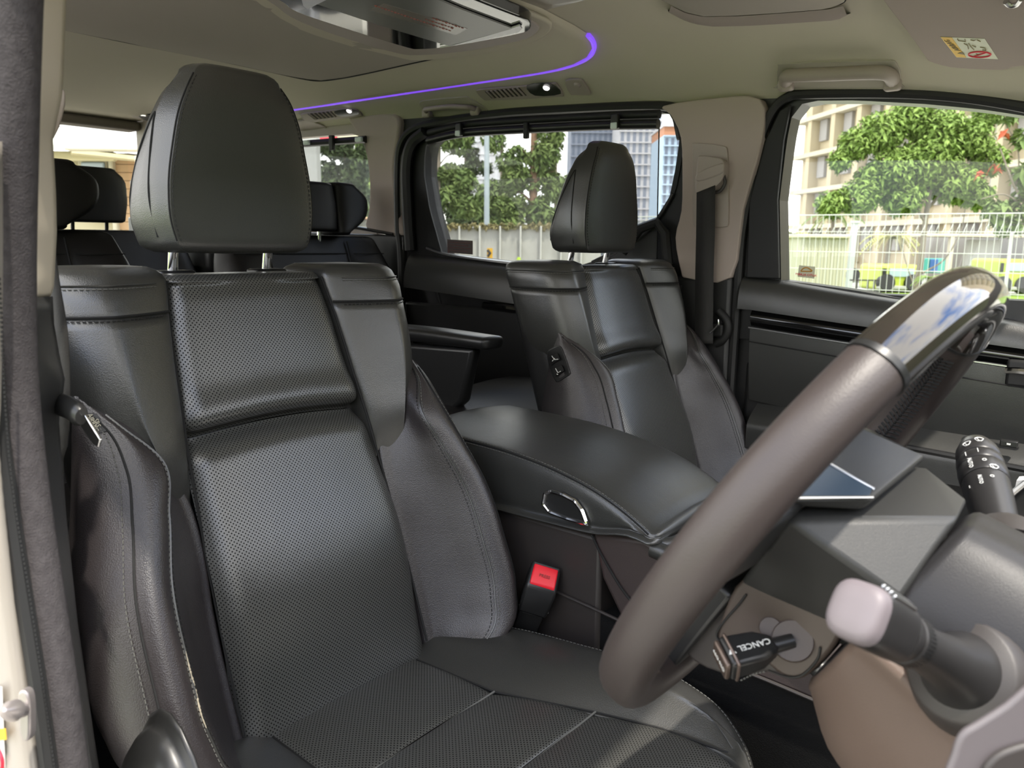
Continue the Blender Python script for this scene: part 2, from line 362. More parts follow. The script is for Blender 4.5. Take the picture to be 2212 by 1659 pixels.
# front moonroof blind recess
fp = hpath([(1405, -18), (1450, 5), (1480, 20), (1520, 29), (1600, 27), (1700, 20), (1790, 12), (1822, 4), (1830, -12)], -.004)
seam(cr_path(fp, 8), ceiling, .002, name='panel_gap')
fpoly = [tuple(p[:2]) for p in fp] + [(fp[-1][0]+.02, 1.0), (fp[0][0]-.02, 1.0)]
P_ = resamp([(a, b, 0) for a, b in fpoly], 70)[:, :2]; c_ = P_.mean(0)
V_ = [(a, b, HLz(a, b)-.006) for a, b in P_]+[(*(c_+(p-c_)*.96), HLz(*(c_+(p-c_)*.96))-.012) for p in P_]
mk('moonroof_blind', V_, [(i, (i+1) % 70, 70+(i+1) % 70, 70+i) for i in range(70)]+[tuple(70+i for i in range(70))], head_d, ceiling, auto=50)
lip = hpath([(1440, 20), (1490, 48), (1540, 58), (1620, 56), (1720, 50), (1810, 44), (1838, 28)], .001)
lq = resamp(lip, 24, False); gq = resamp(fp[1:-1], 24, False)
mk('recess_lip', [q for a_, b_ in zip(gq, lq) for q in (a_+np.array([0, 0, -.006]), (a_+b_)/2+np.array([0, -.0, -.011]), b_+np.array([0, .004, .001]))], [(3*i+k, 3*i+k+1, 3*i+k+4, 3*i+k+3) for i in range(23) for k in range(2)], mat('rosy grey headliner', (.36, .31, .28), .95, spec=.1), ceiling, auto=0)

# ---------------- side walls
walL = struct('wall_left', (-1.8, YP, .9))
Yw = YP
def XZ(pts, y): return [(a, y, b) for a, b in pts]
F1 = [(-.640, 1.332), (-.655, 1.50), (-.648, 1.62), (-.640, 1.675), (-.615, 1.696), (-.515, 1.687), (-.389, 1.668), (-.296, 1.650), (-.228, 1.633), (-.05, 1.56), (.25, 1.40), (.28, 1.22), (.0, 1.235), (-.191, 1.272), (-.355, 1.298), (-.484, 1.317)]
SW = [(-1.640, 1.372), (-1.690, 1.50), (-1.712, 1.60), (-1.707, 1.675), (-1.67, 1.703), (-1.58, 1.712), (-1.396, 1.718), (-1.107, 1.714), (-.950, 1.706), (-.902, 1.690), (-.892, 1.655), (-.900, 1.58), (-.912, 1.515), (-.944, 1.467), (-.992, 1.424), (-1.08, 1.372), (-1.16, 1.350), (-1.335, 1.350)]
QW = [(-2.62, 1.75), (-2.29, 1.745), (-2.02, 1.737), (-1.975, 1.71), (-1.948, 1.66), (-1.936, 1.58), (-1.940, 1.50), (-1.958, 1.448), (-2.2, 1.44), (-2.5, 1.45), (-2.9, 1.47), (-3.0, 1.6), (-2.9, 1.72)]
def wall_hole(name, x0, x1, zb, hole, y, depth, m, parent, topf=None, n=72, **k):
    I = resamp([(a, y, b) for a, b in hole], n); c = I.mean(0); O = []
    for p in I:
        d = p-c; zt = (topf(p[0]) if topf else Zh(p[0]))+.025; ts = []
        if d[0] > 1e-9: ts.append((x1-c[0])/d[0])
        if d[0] < -1e-9: ts.append((x0-c[0])/d[0])
        if d[2] > 1e-9: ts.append((zt-c[2])/d[2])
        if d[2] < -1e-9: ts.append((zb-c[2])/d[2])
        O.append(c+d*min(ts))
    return frame_wall(name, O, I, (0, depth, 0), m, parent, smooth=False, **k), I
# lower wall + pillars
rbox('lower_wall', (-1.8, Yw+.05, .88), (3.6, .06, .86), plas, walL, bevel=0)
wr = struct('wall_right', (-2.2, YD, .9))
rbox('lower_wall', (-2.165, YD-.055, .88), (2.87, .04, .90), plas, wr, bevel=0)
rbox('rear_pillar', (-3.25, YD-.03, 1.55), (.7, .05, .48), cream, wr, bevel=0)
rbox('door_pillar', (-1.87, YD-.03, 1.55), (.18, .05, .48), cream, wr, bevel=0)
rbox('window_header', (-2.2, YD-.03, 1.76), (2.9, .05, .06), cream, wr, bevel=0)
fl = struct('floor', (-1.6, YC, .45))
rbox('carpet', (-1.7, YC, .44), (3.9, 1.5, .03), carpet, fl, bevel=0)
bk = struct('wall_back', (-3.55, YC, 1.2))
rbox('tailgate_panel', (-3.55, YC, .95), (.05, 1.5, .98), plas, bk, bevel=0)
# tailgate window surround; opening measured on the plane X = -3.5
hz0, hz1, bz = onX(200, 247, -3.35)[2], onX(200, 272, -3.40)[2], onX(200, 490, -3.45)[2]
th = MB(); A_ = [onX(60, 232, -3.35), onX(330, 264, -3.35)]
hdr = MB().box((-3.42, YC, (hz0+hz1)/2-.002), (.10, 1.42, hz0-hz1)).build('tailgate_header', shade_m, bk, bevel=.012)
rbox('tailgate_side', (-3.44, YP+.07, 1.65), (.06, .08, .5), creamp, bk, bevel=.02)
rbox('tailgate_side', (-3.45, YD+.06, 1.65), (.06, .16, .5), creamp, bk, bevel=.02)
w4 = struct('window_4', (-3.5, YC, 1.6))
mk('pane', [(-3.5, YD, 1.40), (-3.5, YP, 1.40), (-3.5, YP, 1.86), (-3.5, YD, 1.86)], [(0, 1, 2, 3)], glass, w4, smooth=False)

# ---- passenger front door (closed) with its window
d1 = struct('door_1', (-.3, YP, 1.1))
fw_, I_ = wall_hole('window_frame', -.78, .45, 1.20, F1, Yw, .05, plas_s, d1)
sx_ = [(-.718, 1.345), (-.725, 1.50), (-.700, 1.62), (-.672, 1.688), (-.648, 1.700)]
# slim door seal and the black frame post between seal and glass
MB().tube(cr_path([(-.735, Yw-.01, .60), (-.735, Yw-.01, 1.0), (-.732, Yw-.01, 1.33), (-.728, Yw-.01, 1.45), (-.705, Yw-.012, 1.60), (-.682, Yw-.014, 1.672), (-.650, Yw-.014, 1.703), (-.60, Yw-.012, 1.706), (-.39, Yw-.01, 1.684), (-.228, Yw-.01, 1.646), (-.05, Yw-.01, 1.58)], 8), .010, 8).build('door_seal', rubber, d1)
prism('window_post', XZ([(-.712, 1.335), (-.716, 1.5), (-.690, 1.62), (-.662, 1.68), (-.640, 1.69), (-.650, 1.62), (-.655, 1.5), (-.640, 1.335)], Yw-.004), (0, -.012, 0), deep, d1, bevel=.003)
w1 = struct('window_1', (-.3, YP, 1.5))
mk('pane', [(-.73, Yw+.03, 1.2), (.4, Yw+.03, 1.2), (.4, Yw+.03, 1.72), (-.73, Yw+.03, 1.72)], [(0, 1, 2, 3)], glass, w1, smooth=False)
# door card: upper pad, gloss band, lower pad, arm rest
def dprof(x): return lerp_(x, [-.72, -.64, -.355, -.19, .0, .4], [1.338, 1.332, 1.298, 1.271, 1.235, 1.18])
def pad(name, zt, zb, y0, bul, m, x0=-.722, x1=.42, parent=d1, nx=40, nz=10):
    return grid(name, lambda u, v: (u, y0-bul*math.sin(math.pi*min(1, v*1.0))**.6 - (.0), zb(u)+(zt(u)-zb(u))*v), np.linspace(x0, x1, nx), np.linspace(0, 1, nz), m, parent, auto=0)
band = lambda x: lerp_(x, [-.70, -.48, -.19, .3], [1.268, 1.250, 1.228, 1.19])
bandb = lambda x: lerp_(x, [-.70, -.48, -.19, .3], [1.232, 1.214, 1.195, 1.16])
grid('door_top_pad', lambda u, v: (u, Yw-.03*(1-(1-v)**2)**.5 if v < 1 else Yw-.03, dprof(u)-(dprof(u)-band(u))*v), np.linspace(-.722, .42, 40), np.linspace(0, 1, 14), leather, d1, auto=0, flip=True)
mk('pad_ledge', [(-.722, Yw-.03, 1.27), (.42, Yw-.03, 1.185), (.42, Yw+.03, 1.185), (-.722, Yw+.03, 1.27)], [(0, 1, 2, 3)], deep, d1, smooth=False)
grid('gloss_band', lambda u, v: (u, Yw-.012-.010*math.sin(math.pi*v), band(u)-(band(u)-bandb(u))*v), np.linspace(-.695, .42, 30), np.linspace(0, 1, 10), gloss, d1, auto=0, flip=True)
tube('trim_line', [(-.695, Yw-.026, 1.229), (-.48, Yw-.026, 1.212), (-.19, Yw-.026, 1.193), (.2, Yw-.026, 1.165)], .0022, satin, d1, n=6)
low = lambda x: lerp_(x, [-.70, -.48, -.3], [1.205, 1.190, 1.180])
grid('door_middle_pad', lambda u, v: (u, Yw-.03+.02*v*v, bandb(u)-.004-(.16)*v), np.linspace(-.69, .42, 30), np.linspace(0, 1, 10), leather, d1, auto=0, flip=True)
tube('pad_seam', [(-.69, Yw-.032, 1.199), (-.48, Yw-.032, 1.182), (-.19, Yw-.032, 1.160), (.2, Yw-.032, 1.13)], .0013, seam_m, d1, n=6)
rbox('door_lower', (-.15, Yw+.03, .90), (1.12, .05, .50), plas, d1, bevel=.01)
grid('door_armrest', lambda u, v: (u, Yw-.01-.055*math.sin(math.pi*min(v, .5))-(.0), 1.062-.02*(u+.7)*.4-(.09)*v), np.linspace(-.67, .42, 30), np.linspace(0, 1, 12), leather, d1, auto=0, flip=True)
tube('armrest_edge', [(-.67, Yw-.035, 1.040), (-.4, Yw-.06, 1.028), (-.19, Yw-.07, 1.022), (.1, Yw-.07, 1.01)], .006, plas_s, d1)
h_ = onY(2185, 805, 1.66); rbox('door_handle_cup', h_+np.array([.05, .012, -.002]), (.12, .012, .05), deep, d1, bevel=.01)
tube('door_handle', [h_+np.array([-.008, -.008, .004]), h_+np.array([.02, -.014, .006]), h_+np.array([.08, -.014, .002])], .006, chrome, d1)
s_ = onY(2180, 958, 1.64); rbox('window_switch', s_, (.028, .012, .012), plas_s, d1, bevel=.002); rbox('switch_mark', s_+np.array([0, -.0065, 0]), (.006, .001, .003), white_i, d1, bevel=0)

# ---- sliding door
d2 = struct('door_2', (-1.3, YP, 1.1))
wall_hole('window_frame', -1.80, -.86, 1.30, SW, Yw, .05, deep, d2)
frame_wall('inner_frame', resamp(XZ([(a-.012*(1 if a < -1.3 else -1), b+.0) for a, b in SW], Yw-.004), 72), resamp(XZ(SW, Yw-.004), 72), (0, .03, 0), deep, d2)
MB().tube(cr_path([(-1.795, Yw-.014, .60), (-1.80, Yw-.014, 1.3), (-1.812, Yw-.014, 1.45), (-1.812, Yw-.014, 1.62), (-1.795, Yw-.014, 1.69), (-1.745, Yw-.014, 1.726), (-1.66, Yw-.014, 1.737), (-1.45, Yw-.012, 1.742), (-1.25, Yw-.012, 1.735), (-.95, Yw-.012, 1.716), (-.905, Yw-.012, 1.695), (-.885, Yw-.012, 1.64)], 8), .011, 8).build('door_seal', rubber, d2)
tube('inner_seal', [(-1.755, Yw-.02, 1.38), (-1.765, Yw-.02, 1.50), (-1.768, Yw-.02, 1.62), (-1.745, Yw-.02, 1.685), (-1.69, Yw-.02, 1.715)], .016, deep, d2)
w2 = struct('window_2', (-1.3, YP, 1.5))
mk('pane', [(-1.78, Yw+.035, 1.33), (-.87, Yw+.035, 1.33), (-.87, Yw+.035, 1.73), (-1.78, Yw+.035, 1.73)], [(0, 1, 2, 3)], glass, w2, smooth=False)
sill = lambda x: lerp_(x, [-1.76, -1.335, -.9], [1.372, 1.345, 1.33])
grid('door_top_pad', lambda u, v: (u, Yw-.04*(1-(1-v)**2)**.5, sill(u)-.10*v), np.linspace(-1.765, -.86, 24), np.linspace(0, 1, 12), leather, d2, auto=0, flip=True)
tube('sill_trim', [(-1.70, Yw-.006, 1.388), (-1.60, Yw-.008, 1.369), (-1.335, Yw-.008, 1.350), (-1.1, Yw-.008, 1.347)], .0045, satin, d2, n=6)
grid('gloss_band', lambda u, v: (u, Yw-.02, 1.27-.05*v-.02*(u+1.76)), np.linspace(-1.75, -.87, 12), np.linspace(0, 1, 6), gloss, d2, auto=0, flip=True)
tube('door_pull', [(-1.45, Yw-.035, 1.235), (-1.35, Yw-.045, 1.232), (-1.2, Yw-.045, 1.222)], .010, gloss, d2)
rbox('door_lower', (-1.32, Yw+.0, .92), (.92, .05, .62), plas_s, d2, bevel=.01)
# window shade on the sliding door: housing, clips, pull, pierced cloth
shd = thing('roller_blind', 'black roller sun shade with clear pierced cloth over the sliding door window', 'sun shade', (-1.3, Yw-.02, 1.70))
ph = [onY(x, y, Yw-.03) for x, y in [(925, 304), (1000, 288), (1130, 279), (1300, 271), (1422, 268)]]
MB().tube(cr_path(ph, 8), .0115, 10).build('housing', plas_s, shd)
MB().tube(cr_path([p+np.array([0, .004, .022]) for p in ph], 8), .010, 10).build('upper_rail', deep, shd)
cx = [onY(x, y, Yw-.022) for x, y in [(925, 306), (1000, 292), (1130, 283), (1300, 275), (1424, 270)]]
bz_ = [onY(x, y, Yw-.022) for x, y in [(972, 553), (1010, 558), (1140, 574), (1300, 588), (1418, 598)]]
mk('cloth', list(cx)+list(bz_), [(i, i+1, 6+i, 5+i) for i in range(4)], screen_cloth, shd, smooth=False)
MB().tube([cx[-1], bz_[-1]], .0016, 5).build('cloth_edge', deep, shd)
for x, y in ((992, 285), (1329, 268)):
    p = onY(x, y, Yw-.045); rbox('clip', p+np.array([0, 0, .006]), (.020, .012, .034), plas_s, shd, bevel=.003); rbox('clip_window', p+np.array([0, -.007, -.004]), (.017, .004, .014), mat('clear plastic', (.75, .85, .82), .15), shd, bevel=.002)
p = onY(1137, 282, Yw-.045); rbox('pull_tab', p, (.014, .012, .040), deep, shd, bevel=.003)
p0 = [onY(x, y, Yw-.02) for x, y in [(966, 517), (1021, 520), (1021, 550), (967, 546)]]
st2 = prism('window_sticker', p0, (0, .001, 0), mat('brown film', (.075, .028, .022), .4), None, tag='sticker', label='brown rectangular sticker on the lower corner of the sliding door window')
for k in range(4):
    a_ = p0[0]+(p0[3]-p0[0])*(.2+.2*k); b__ = p0[1]+(p0[2]-p0[1])*(.2+.2*k); o_ = MB().tube([a_+(b__-a_)*.08+np.array([0, -.001, 0]), a_+(b__-a_)*(.92-.1*(k % 2))+np.array([0, -.001, 0])], .0010, 4).build('print_line', mat('dark red print', (.20, .03, .025), .5), st2)
# ---- B pillar trim, passenger side
bp = struct('trim_1', (-.8, YP, 1.4))
Bo = [(-.925, 1.712), (-.80, 1.716), (-.70, 1.704), (-.690, 1.62), (-.722, 1.48), (-.742, 1.335), (-.845, 1.330), (-.862, 1.345), (-.880, 1.42), (-.868, 1.48), (-.870, 1.56), (-.878, 1.64), (-.905, 1.69)]
prism('pillar_upper', cr_path([(a, Yw-.030, b) for a, b in Bo], 3, True), (0, .05, 0), cream, bp, bevel=.010)
prism('pillar_lower', [(-.885, Yw-.022, 1.333), (-.742, Yw-.022, 1.338), (-.735, Yw-.022, .62), (-.90, Yw-.022, .62)], (0, .05, 0), plas, bp, bevel=.010)
plate = [onY(x, y, Yw-.036) for x, y in [(1500, 309), (1560, 315), (1571, 330), (1573, 400), (1573, 478), (1566, 490), (1545, 491), (1502, 491), (1497, 470), (1496, 400), (1496, 320)]]
prism('slider_plate', cr_path(plate, 3, True), (0, .01, 0), creamp, bp, bevel=.003)
MB().tube([(-1.0, Yw-.06, 1.385), (-.965, Yw-.045, 1.44), (-.93, Yw-.03, 1.455), (-.905, Yw-.03, 1.43), (-.895, Yw-.03, 1.36)], .012, 8).build('pillar_edge', deep, bp)
MB().tube(cr_path([(-1.12, Yw-.004, 1.36), (-.99, Yw-.006, 1.418), (-.94, Yw-.006, 1.462), (-.903, Yw-.006, 1.52)], 6), .004, 8).build('frame_lip', plas_s, bp)
# D pillar next to the sliding door
dp = struct('trim_2', (-1.87, YP, 1.5))
Do = [(-2.03, 1.785), (-1.95, 1.785), (-1.86, 1.783), (-1.80, 1.765), (-1.805, 1.70), (-1.822, 1.62), (-1.812, 1.50), (-1.782, 1.425), (-1.95, 1.442), (-1.940, 1.50), (-1.934, 1.58), (-1.945, 1.66), (-1.972, 1.715)]
prism('pillar_upper', cr_path([(a, Yw-.02, b) for a, b in Do], 3, True), (0, .05, 0), cream, dp, bevel=.010)
prism('pillar_lower', [(-2.6, Yw-.016, 1.44), (-1.79, Yw-.016, 1.425), (-1.79, Yw-.016, .62), (-2.6, Yw-.016, .62)], (0, .05, 0), plas_s, dp, bevel=.006)
rbox('rear_wall', (-3.05, Yw+.02, 1.05), (.95, .05, .90), plas_s, dp, bevel=.006)
w3 = struct('window_3', (-2.4, YP, 1.6))
wall_hole('window_frame', -3.42, -1.93, 1.42, QW, Yw+.005, .03, creamp, w3, topf=lambda x: Zh(x)+.13*min(1, max(0, (-2.35-x)/.6)))
mk('pane', [(-3.5, Yw+.03, 1.4), (-1.92, Yw+.03, 1.4), (-1.92, Yw+.03, 1.76), (-3.5, Yw+.03, 1.76)], [(0, 1, 2, 3)], glass, w3, smooth=False)
tube('sill_rail', [onY(x, y, Yw-.02) for x, y in [(700, 485), (770, 492), (850, 506)]], .005, plas_s, w3)
shq = thing('roller_blind', 'small black roller sun shade on the rear quarter window behind the driver headrest', 'sun shade', (-2.2, Yw-.02, 1.72))
q1 = [onY(x, y, Yw-.025) for x, y in [(600, 318), (655, 311), (720, 306), (790, 301)]]
MB().tube(cr_path(q1, 6), .011, 8).build('housing', plas_s, shq)
q2 = [onY(x, y, Yw-.02) for x, y in [(600, 500), (655, 496), (720, 492), (790, 488)]]
mk('cloth', q1+q2, [(i, i+1, 5+i, 4+i) for i in range(3)], screen_cloth, shq, smooth=False)
for x, y in ((662, 308), (775, 301)):
    p = onY(x, y, Yw-.04); rbox('clip', p, (.030, .010, .014), mat('clear plastic', (.75, .85, .82), .15), shq, bevel=.003)
p = onY(717, 307, Yw-.04); rbox('pull_tab', p+np.array([0, 0, -.002]), (.02, .012, .045), deep, shq, bevel=.003)

# ---- driver side door pillar (nearest the camera, left edge)
wd = struct('trim_3', (-.7, YD, 1.3))
def strip_loft(name, left, right, yl, yr, m, back=.03, parent=wd, bul=.006, n=40):
    L_ = resamp([onY(x, y, yl) for x, y in left], n, False); R_ = resamp([onY(x, y, yr) for x, y in right], n, False)
    V = []; k = 9
    for a, b in zip(L_, R_):
        for j in range(k):
            t = j/(k-1); p = a+(b-a)*t; p = p+np.array([1, -.6, 0])/1.17*bul*math.sin(math.pi*t)**.5; V.append(p)
    F = [(i*k+j, i*k+j+1, (i+1)*k+j+1, (i+1)*k+j) for i in range(n-1) for j in range(k-1)]
    o = mk(name, V, F, m, parent, auto=0); s = o.modifiers.new('solid', 'SOLIDIFY'); s.thickness = back; s.offset = 0 if back < .01 else -1; 
    return o
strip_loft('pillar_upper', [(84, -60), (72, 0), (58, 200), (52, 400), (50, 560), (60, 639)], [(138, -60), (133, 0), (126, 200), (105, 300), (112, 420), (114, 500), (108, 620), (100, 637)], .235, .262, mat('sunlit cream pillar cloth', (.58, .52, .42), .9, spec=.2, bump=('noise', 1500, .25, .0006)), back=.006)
strip_loft('pillar_lower', [(60, 640), (62, 760), (78, 940), (108, 1150), (138, 1350), (168, 1520), (196, 1700)], [(105, 640), (108, 700), (122, 780), (132, 820), (128, 850), (118, 900), (122, 960), (133, 1100), (160, 1350), (196, 1600), (212, 1700)], .235, .262, plas, back=.006)
ws = [(36, -60), (30, 0), (24, 300), (22, 600), (30, 840), (56, 1080), (86, 1280), (116, 1480), (146, 1700)]
pw = [onY(x, y, .205) for x, y in ws]
MB().tube(cr_path(pw, 8), .0155, 14).build('weatherstrip', seal_w, wd)
pw2 = [onY(x, y, .19) for x, y in [(-32, 0), (-30, 600), (-4, 900), (20, 1080), (50, 1280), (82, 1480), (112, 1700)]]
MB().tube(cr_path(pw2, 8), .006, 8).build('seal_lip', rubber, wd)
stitches(cr_path([onY(x, y, .185) for x, y in [(-2, 600), (14, 900), (32, 1080), (64, 1280), (94, 1480), (124, 1700)]], 8), wd, seam_m, step=.003, ln=.0016, r=.0009)
strip_loft('door_frame_paint', [(-160, 300), (-160, 900), (-160, 1300), (-150, 1700)], [(-30, 300), (-10, 900), (40, 1280), (100, 1700)], .150, .188, white_p, back=.01, bul=.001)
# striker
sp_ = at(38, 1545, .50); st_ = thing('door_striker', 'grey metal door switch plunger on the white door frame', 'striker', tuple(sp_))
stm = mat('zinc metal', (.42, .38, .37), .35, metal=.7)
prism('plate', cr_path([at(x, y, .515) for x, y in [(38, 1500), (52, 1492), (62, 1510), (64, 1560), (62, 1596), (50, 1602), (40, 1580), (40, 1540)]], 3, True), FW*.008, stm, st_, bevel=.002)
ax0 = at(50, 1536, .512); ax1 = at(10, 1534, .49)
MB().tube([ax0, ax0+(ax1-ax0)*.25, ax0+(ax1-ax0)*.27, ax0+(ax1-ax0)*.45, ax0+(ax1-ax0)*.5, ax0+(ax1-ax0)*.8, ax0+(ax1-ax0)*1.], [.004, .004, .0035, .0035, .0068, .0055, .0012], 14).build('plunger', stm, st_)
lb = thing('warning_label', 'white label with a yellow warning block on the door frame', 'label', tuple(at(2, 1580, .5)))
Q = lambda x, y, d=.0: onY(x, y, .170-d)
prism('sheet', [Q(-40, 1480), (Q(3, 1484)), Q(10, 1659), Q(-30, 1659)], (0, .0006, 0), mat('label white', (.80, .78, .74), .5), lb)
prism('yellow_block', [Q(-30, 1576, .001), Q(11, 1574, .001), Q(13, 1598, .001), Q(-28, 1602, .001)], (0, .0005, 0), mat('label yellow', (.85, .50, .01), .5), lb)
MB().tube(cr_path([Q(-14, 1618, .001), Q(-2, 1624, .001), Q(5, 1645, .001), Q(3, 1670, .001)], 6), .0012, 6).build('red_ring', mat('label red', (.75, .02, .05), .5), lb)

Zv = lambda z: np.array([0, 0, z])
# the driver's door, swung wide open behind the camera
d3 = struct('door_3', (.45, .15, .9))
hb_ = np.array([.48, .16, 0]); he_ = np.array([.22, -.95, 0]); hd_ = (he_-hb_)/np.linalg.norm(he_-hb_); hn_ = np.array([-hd_[1], hd_[0], 0])
MB().box((hb_+he_)/2+Zv(.82), (np.linalg.norm(he_-hb_), .09, .86), (hd_, hn_, np.array([0, 0, 1.]))).build('door_panel', plas, d3, bevel=.02)
MB().tube([hb_+Zv(1.25), hb_+hd_*.25+Zv(1.66), he_+Zv(1.72), he_+Zv(1.25)], .022, 10).build('window_frame', rubber, d3)
# ================================================================= front seats
def XB(z): return -.89+(1.37-z)*.34
def lerp(x, xs, ys): return float(np.interp(x, xs, ys))
def hwB(z): return lerp(z, [.85, .95, 1.05, 1.17, 1.22, 1.30, 1.355], [.140, .140, .137, .130, .125, .118, .109])
def make_front_seat(Yc, driver, label):
    root = thing('front_seat', label, 'car seat', (-.60, Yc, .45), 'front seats')
    Wb = lambda z, y, w: (XB(z)+1.056*w, Yc+y, z)
    # ---- perforated centre of the backrest, two cushions with the tuck between them
    zc = lambda u: 1.176+.010*(1-u*u)
    def up(u, v):
        if v <= 1:
            z = zc(u)+(1.352-zc(u))*v; e = v*(1.352-1.176)
            w_ = .000+.009*(1-abs(u)**3.0)-.024*math.exp(-(e/.011)**2)+.006*math.exp(-((e-.03)/.02)**2) - .010*max(0, v-.9)*10*.35
            w_ -= .013*max(0, (abs(u)-.80)/.20)**2
        else:
            a = (v-1)*1.5; z = 1.352+.010*math.sin(a); w_ = .0055-.016*(1-math.cos(a))*1.-.10*max(0, a-1.2)
            w_ -= .013*max(0, (abs(u)-.80)/.20)**2
        return Wb(z, u*hwB(min(z, 1.355)), w_)
    us = np.linspace(-1, 1, 49)
    grid('upper_back_panel', up, us, np.r_[np.linspace(0, .12, 14), np.linspace(.14, 1, 30), np.linspace(1.05, 2.0, 10)], perf, root, auto=0)
    def lo(u, v):
        z = .845+(zc(u)-.845)*v; e = zc(u)-z
        w_ = .000+.016*math.exp(-((z-1.02)/.10)**2)+.010*(1-abs(u)**3)-.020*math.exp(-(e/.013)**2) - .02*max(0, (.87-z)/.025)**2*.3
        w_ -= .013*max(0, (abs(u)-.80)/.20)**2
        return Wb(z, u*hwB(z), w_)
    grid('lower_back_panel', lo, us, np.r_[np.linspace(0, .86, 34), np.linspace(.88, 1, 14)], perf, root, auto=0)
    for s in (-1, 1):
        W = lambda z, y, w, s=s: (XB(z)+1.056*w, Yc+s*y, z)
        def sw(z, yo, wr, of=0.):
            h = hwB(min(z, 1.355)); m = (h+yo)/2
            return [(h-.001, -.006-of*.5), (h+.012, .010-of), (m, .020+wr*.4-of), (yo-.040, .016+wr*.55-of), (yo-.010, .002+wr*.3-of), (yo, -.030-of*.6), (yo-.008, -.085), (yo-.06, -.105), (h, -.085), (h-.004, -.05)]
        keys = [(.98, sw(.98, .180, 0, .075)), (1.04, sw(1.04, .160, 0, .065)), (1.09, sw(1.09, .175, 0, .030)), (1.13, sw(1.13, .205, .0, .010)), (1.17, sw(1.17, .215, .010)), (1.21, sw(1.21, .230, .020)), (1.27, sw(1.27, .240, .03)), (1.322, sw(1.322, .243, .03))]
        wing = Loft(keys, W); wo_ = wing.mesh('shoulder_wing', leather, root, nt=26, dome=0, smooth=True)
        capk = [(1.3225, sw(1.3225, .243, .03)), (1.345, sw(1.345, .244, .028)), (1.357, sw(1.355, .241, .022))]
        cap = Loft(capk, W); co = cap.mesh('shoulder_cap', leather, root, nt=8, dome=.016)
        seam([wing.P(1.322, u, .0004) for u in np.linspace(.4, 6, 60)], co, .0014)
        p2 = [cap.P(1.3535, u, .0012) for u in np.linspace(1.2, 6, 60)]
        seam(p2, co, .0009, leather); stitches([cap.P(1.350, u, .0012) for u in np.linspace(1.2, 6, 50)], co)
        stitches([wing.P(1.318, u, .001) for u in np.linspace(1., 6, 50)], wo_, stitch_d)
        seam([W(z, hwB(z)-.0005, -.001) for z in np.linspace(.87, 1.355, 60)], root, .0016, name='panel_seam')
        # ---- side bolster
        def sb(z, yi, yo, wr):
            m = yi*.5+(yo-.07)*.5; d = max(yo-.072, yi+.012)
            return [(yi-.007, -.008), (yi+.008, .003), (m+.004, wr*.38), (d, wr*.80), (max(yo-.052, d+.006), wr), (max(yo-.034, d+.013), wr-.006), (yo-.006, wr*.45), (yo-.006, -.010), (yo-.040, -.075), ((yi+yo)/2, -.095), (yi+.004, -.055)]
        bk = [(.862, .145, .232, .068), (.885, .146, .262, .082), (.93, .147, .280, .088), (1.0, .146, .284, .086), (1.07, .141, .280, .080), (1.13, .148, .264, .070), (1.18, .170, .252, .056), (1.215, .196, .244, .034), (1.235, .208, .238, .008)]
        bol = Loft([(a, sb(a, b, c_, d)) for a, b, c_, d in bk], W); bo = bol.mesh('side_bolster', leather_w, root, nt=44, dome=.012, sub=7)
        zz = np.linspace(.875, 1.225, 90)
        for u, o_ in ((3.15, .0006), (5.1, .0006)): seam([bol.P(z, u, o_) for z in zz], bo, .0013, leather if u < 4 else seam_m, name='piping' if u < 4 else 'seam')
        stitches([bol.P(z, 3.30, .0008) for z in zz], bo); stitches([bol.P(z, 2.98, .0008) for z in zz], bo, stitch_d)
        stitches([bol.P(z, 5.32, .0009) for z in zz], bo)
        if driver and s < 0:
            rr_ = [.0004+.0009*random.random()*math.sin(math.pi*i/69) for i in range(70)]
            MB().tube([bol.P(z, 3.17+.03*math.sin(z*140), .0012) for z in np.linspace(1.02, .935, 70)], rr_, 5).build('worn_edge', mat('bare worn hide', (.42, .37, .28), .9), bo, label='frayed pale edge where the leather has worn through')
    # ---- back shell
    sh = Loft([(.62, [(0, -.06), (.18, -.06), (.215, -.09), (.18, -.15), (0, -.16), (-.18, -.15), (-.215, -.09), (-.18, -.06)]),
               (1.0, [(0, -.03), (.20, -.03), (.222, -.07), (.19, -.125), (0, -.135), (-.19, -.125), (-.222, -.07), (-.20, -.03)]),
               (1.34, [(0, -.03), (.19, -.03), (.232, -.06), (.2, -.105), (0, -.110), (-.2, -.105), (-.232, -.06), (-.19, -.03)])], Wb)
    sh.mesh('back_shell', plas_s, root, nt=16, dome=.018)
    # ---- headrest
    Wh = lambda z, y, d: (-.888+d, Yc+y, z)
    def hs(z, fw_, rw, dep, fb=0.):
        h = [(0, .007+fb), (fw_*.6, .006+fb), (fw_-.002, .0015+fb), (fw_+.003, -.003+fb), (fw_+.011, -.022), (rw, -dep*.62), (rw-.006, -dep*.92), (rw*.55, -dep-.008)]
        return h + [(0, -dep-.012)] + [(-a, b) for a, b in h[:0:-1]]
    hk = [(1.400, hs(1.4, .089, .103, .088)), (1.42, hs(0, .094, .108, .090)), (1.46, hs(0, .095, .110, .078)), (1.51, hs(0, .087, .102, .064)), (1.55, hs(0, .077, .090, .052, .001)), (1.578, hs(0, .064, .075, .040, .0)), (1.590, hs(0, .056, .064, .028, -.003))]
    H = Loft(hk, Wh); hd = H.mesh('headrest', leather, root, nt=36, dome=.015, sub=6)
    n_ = H.n
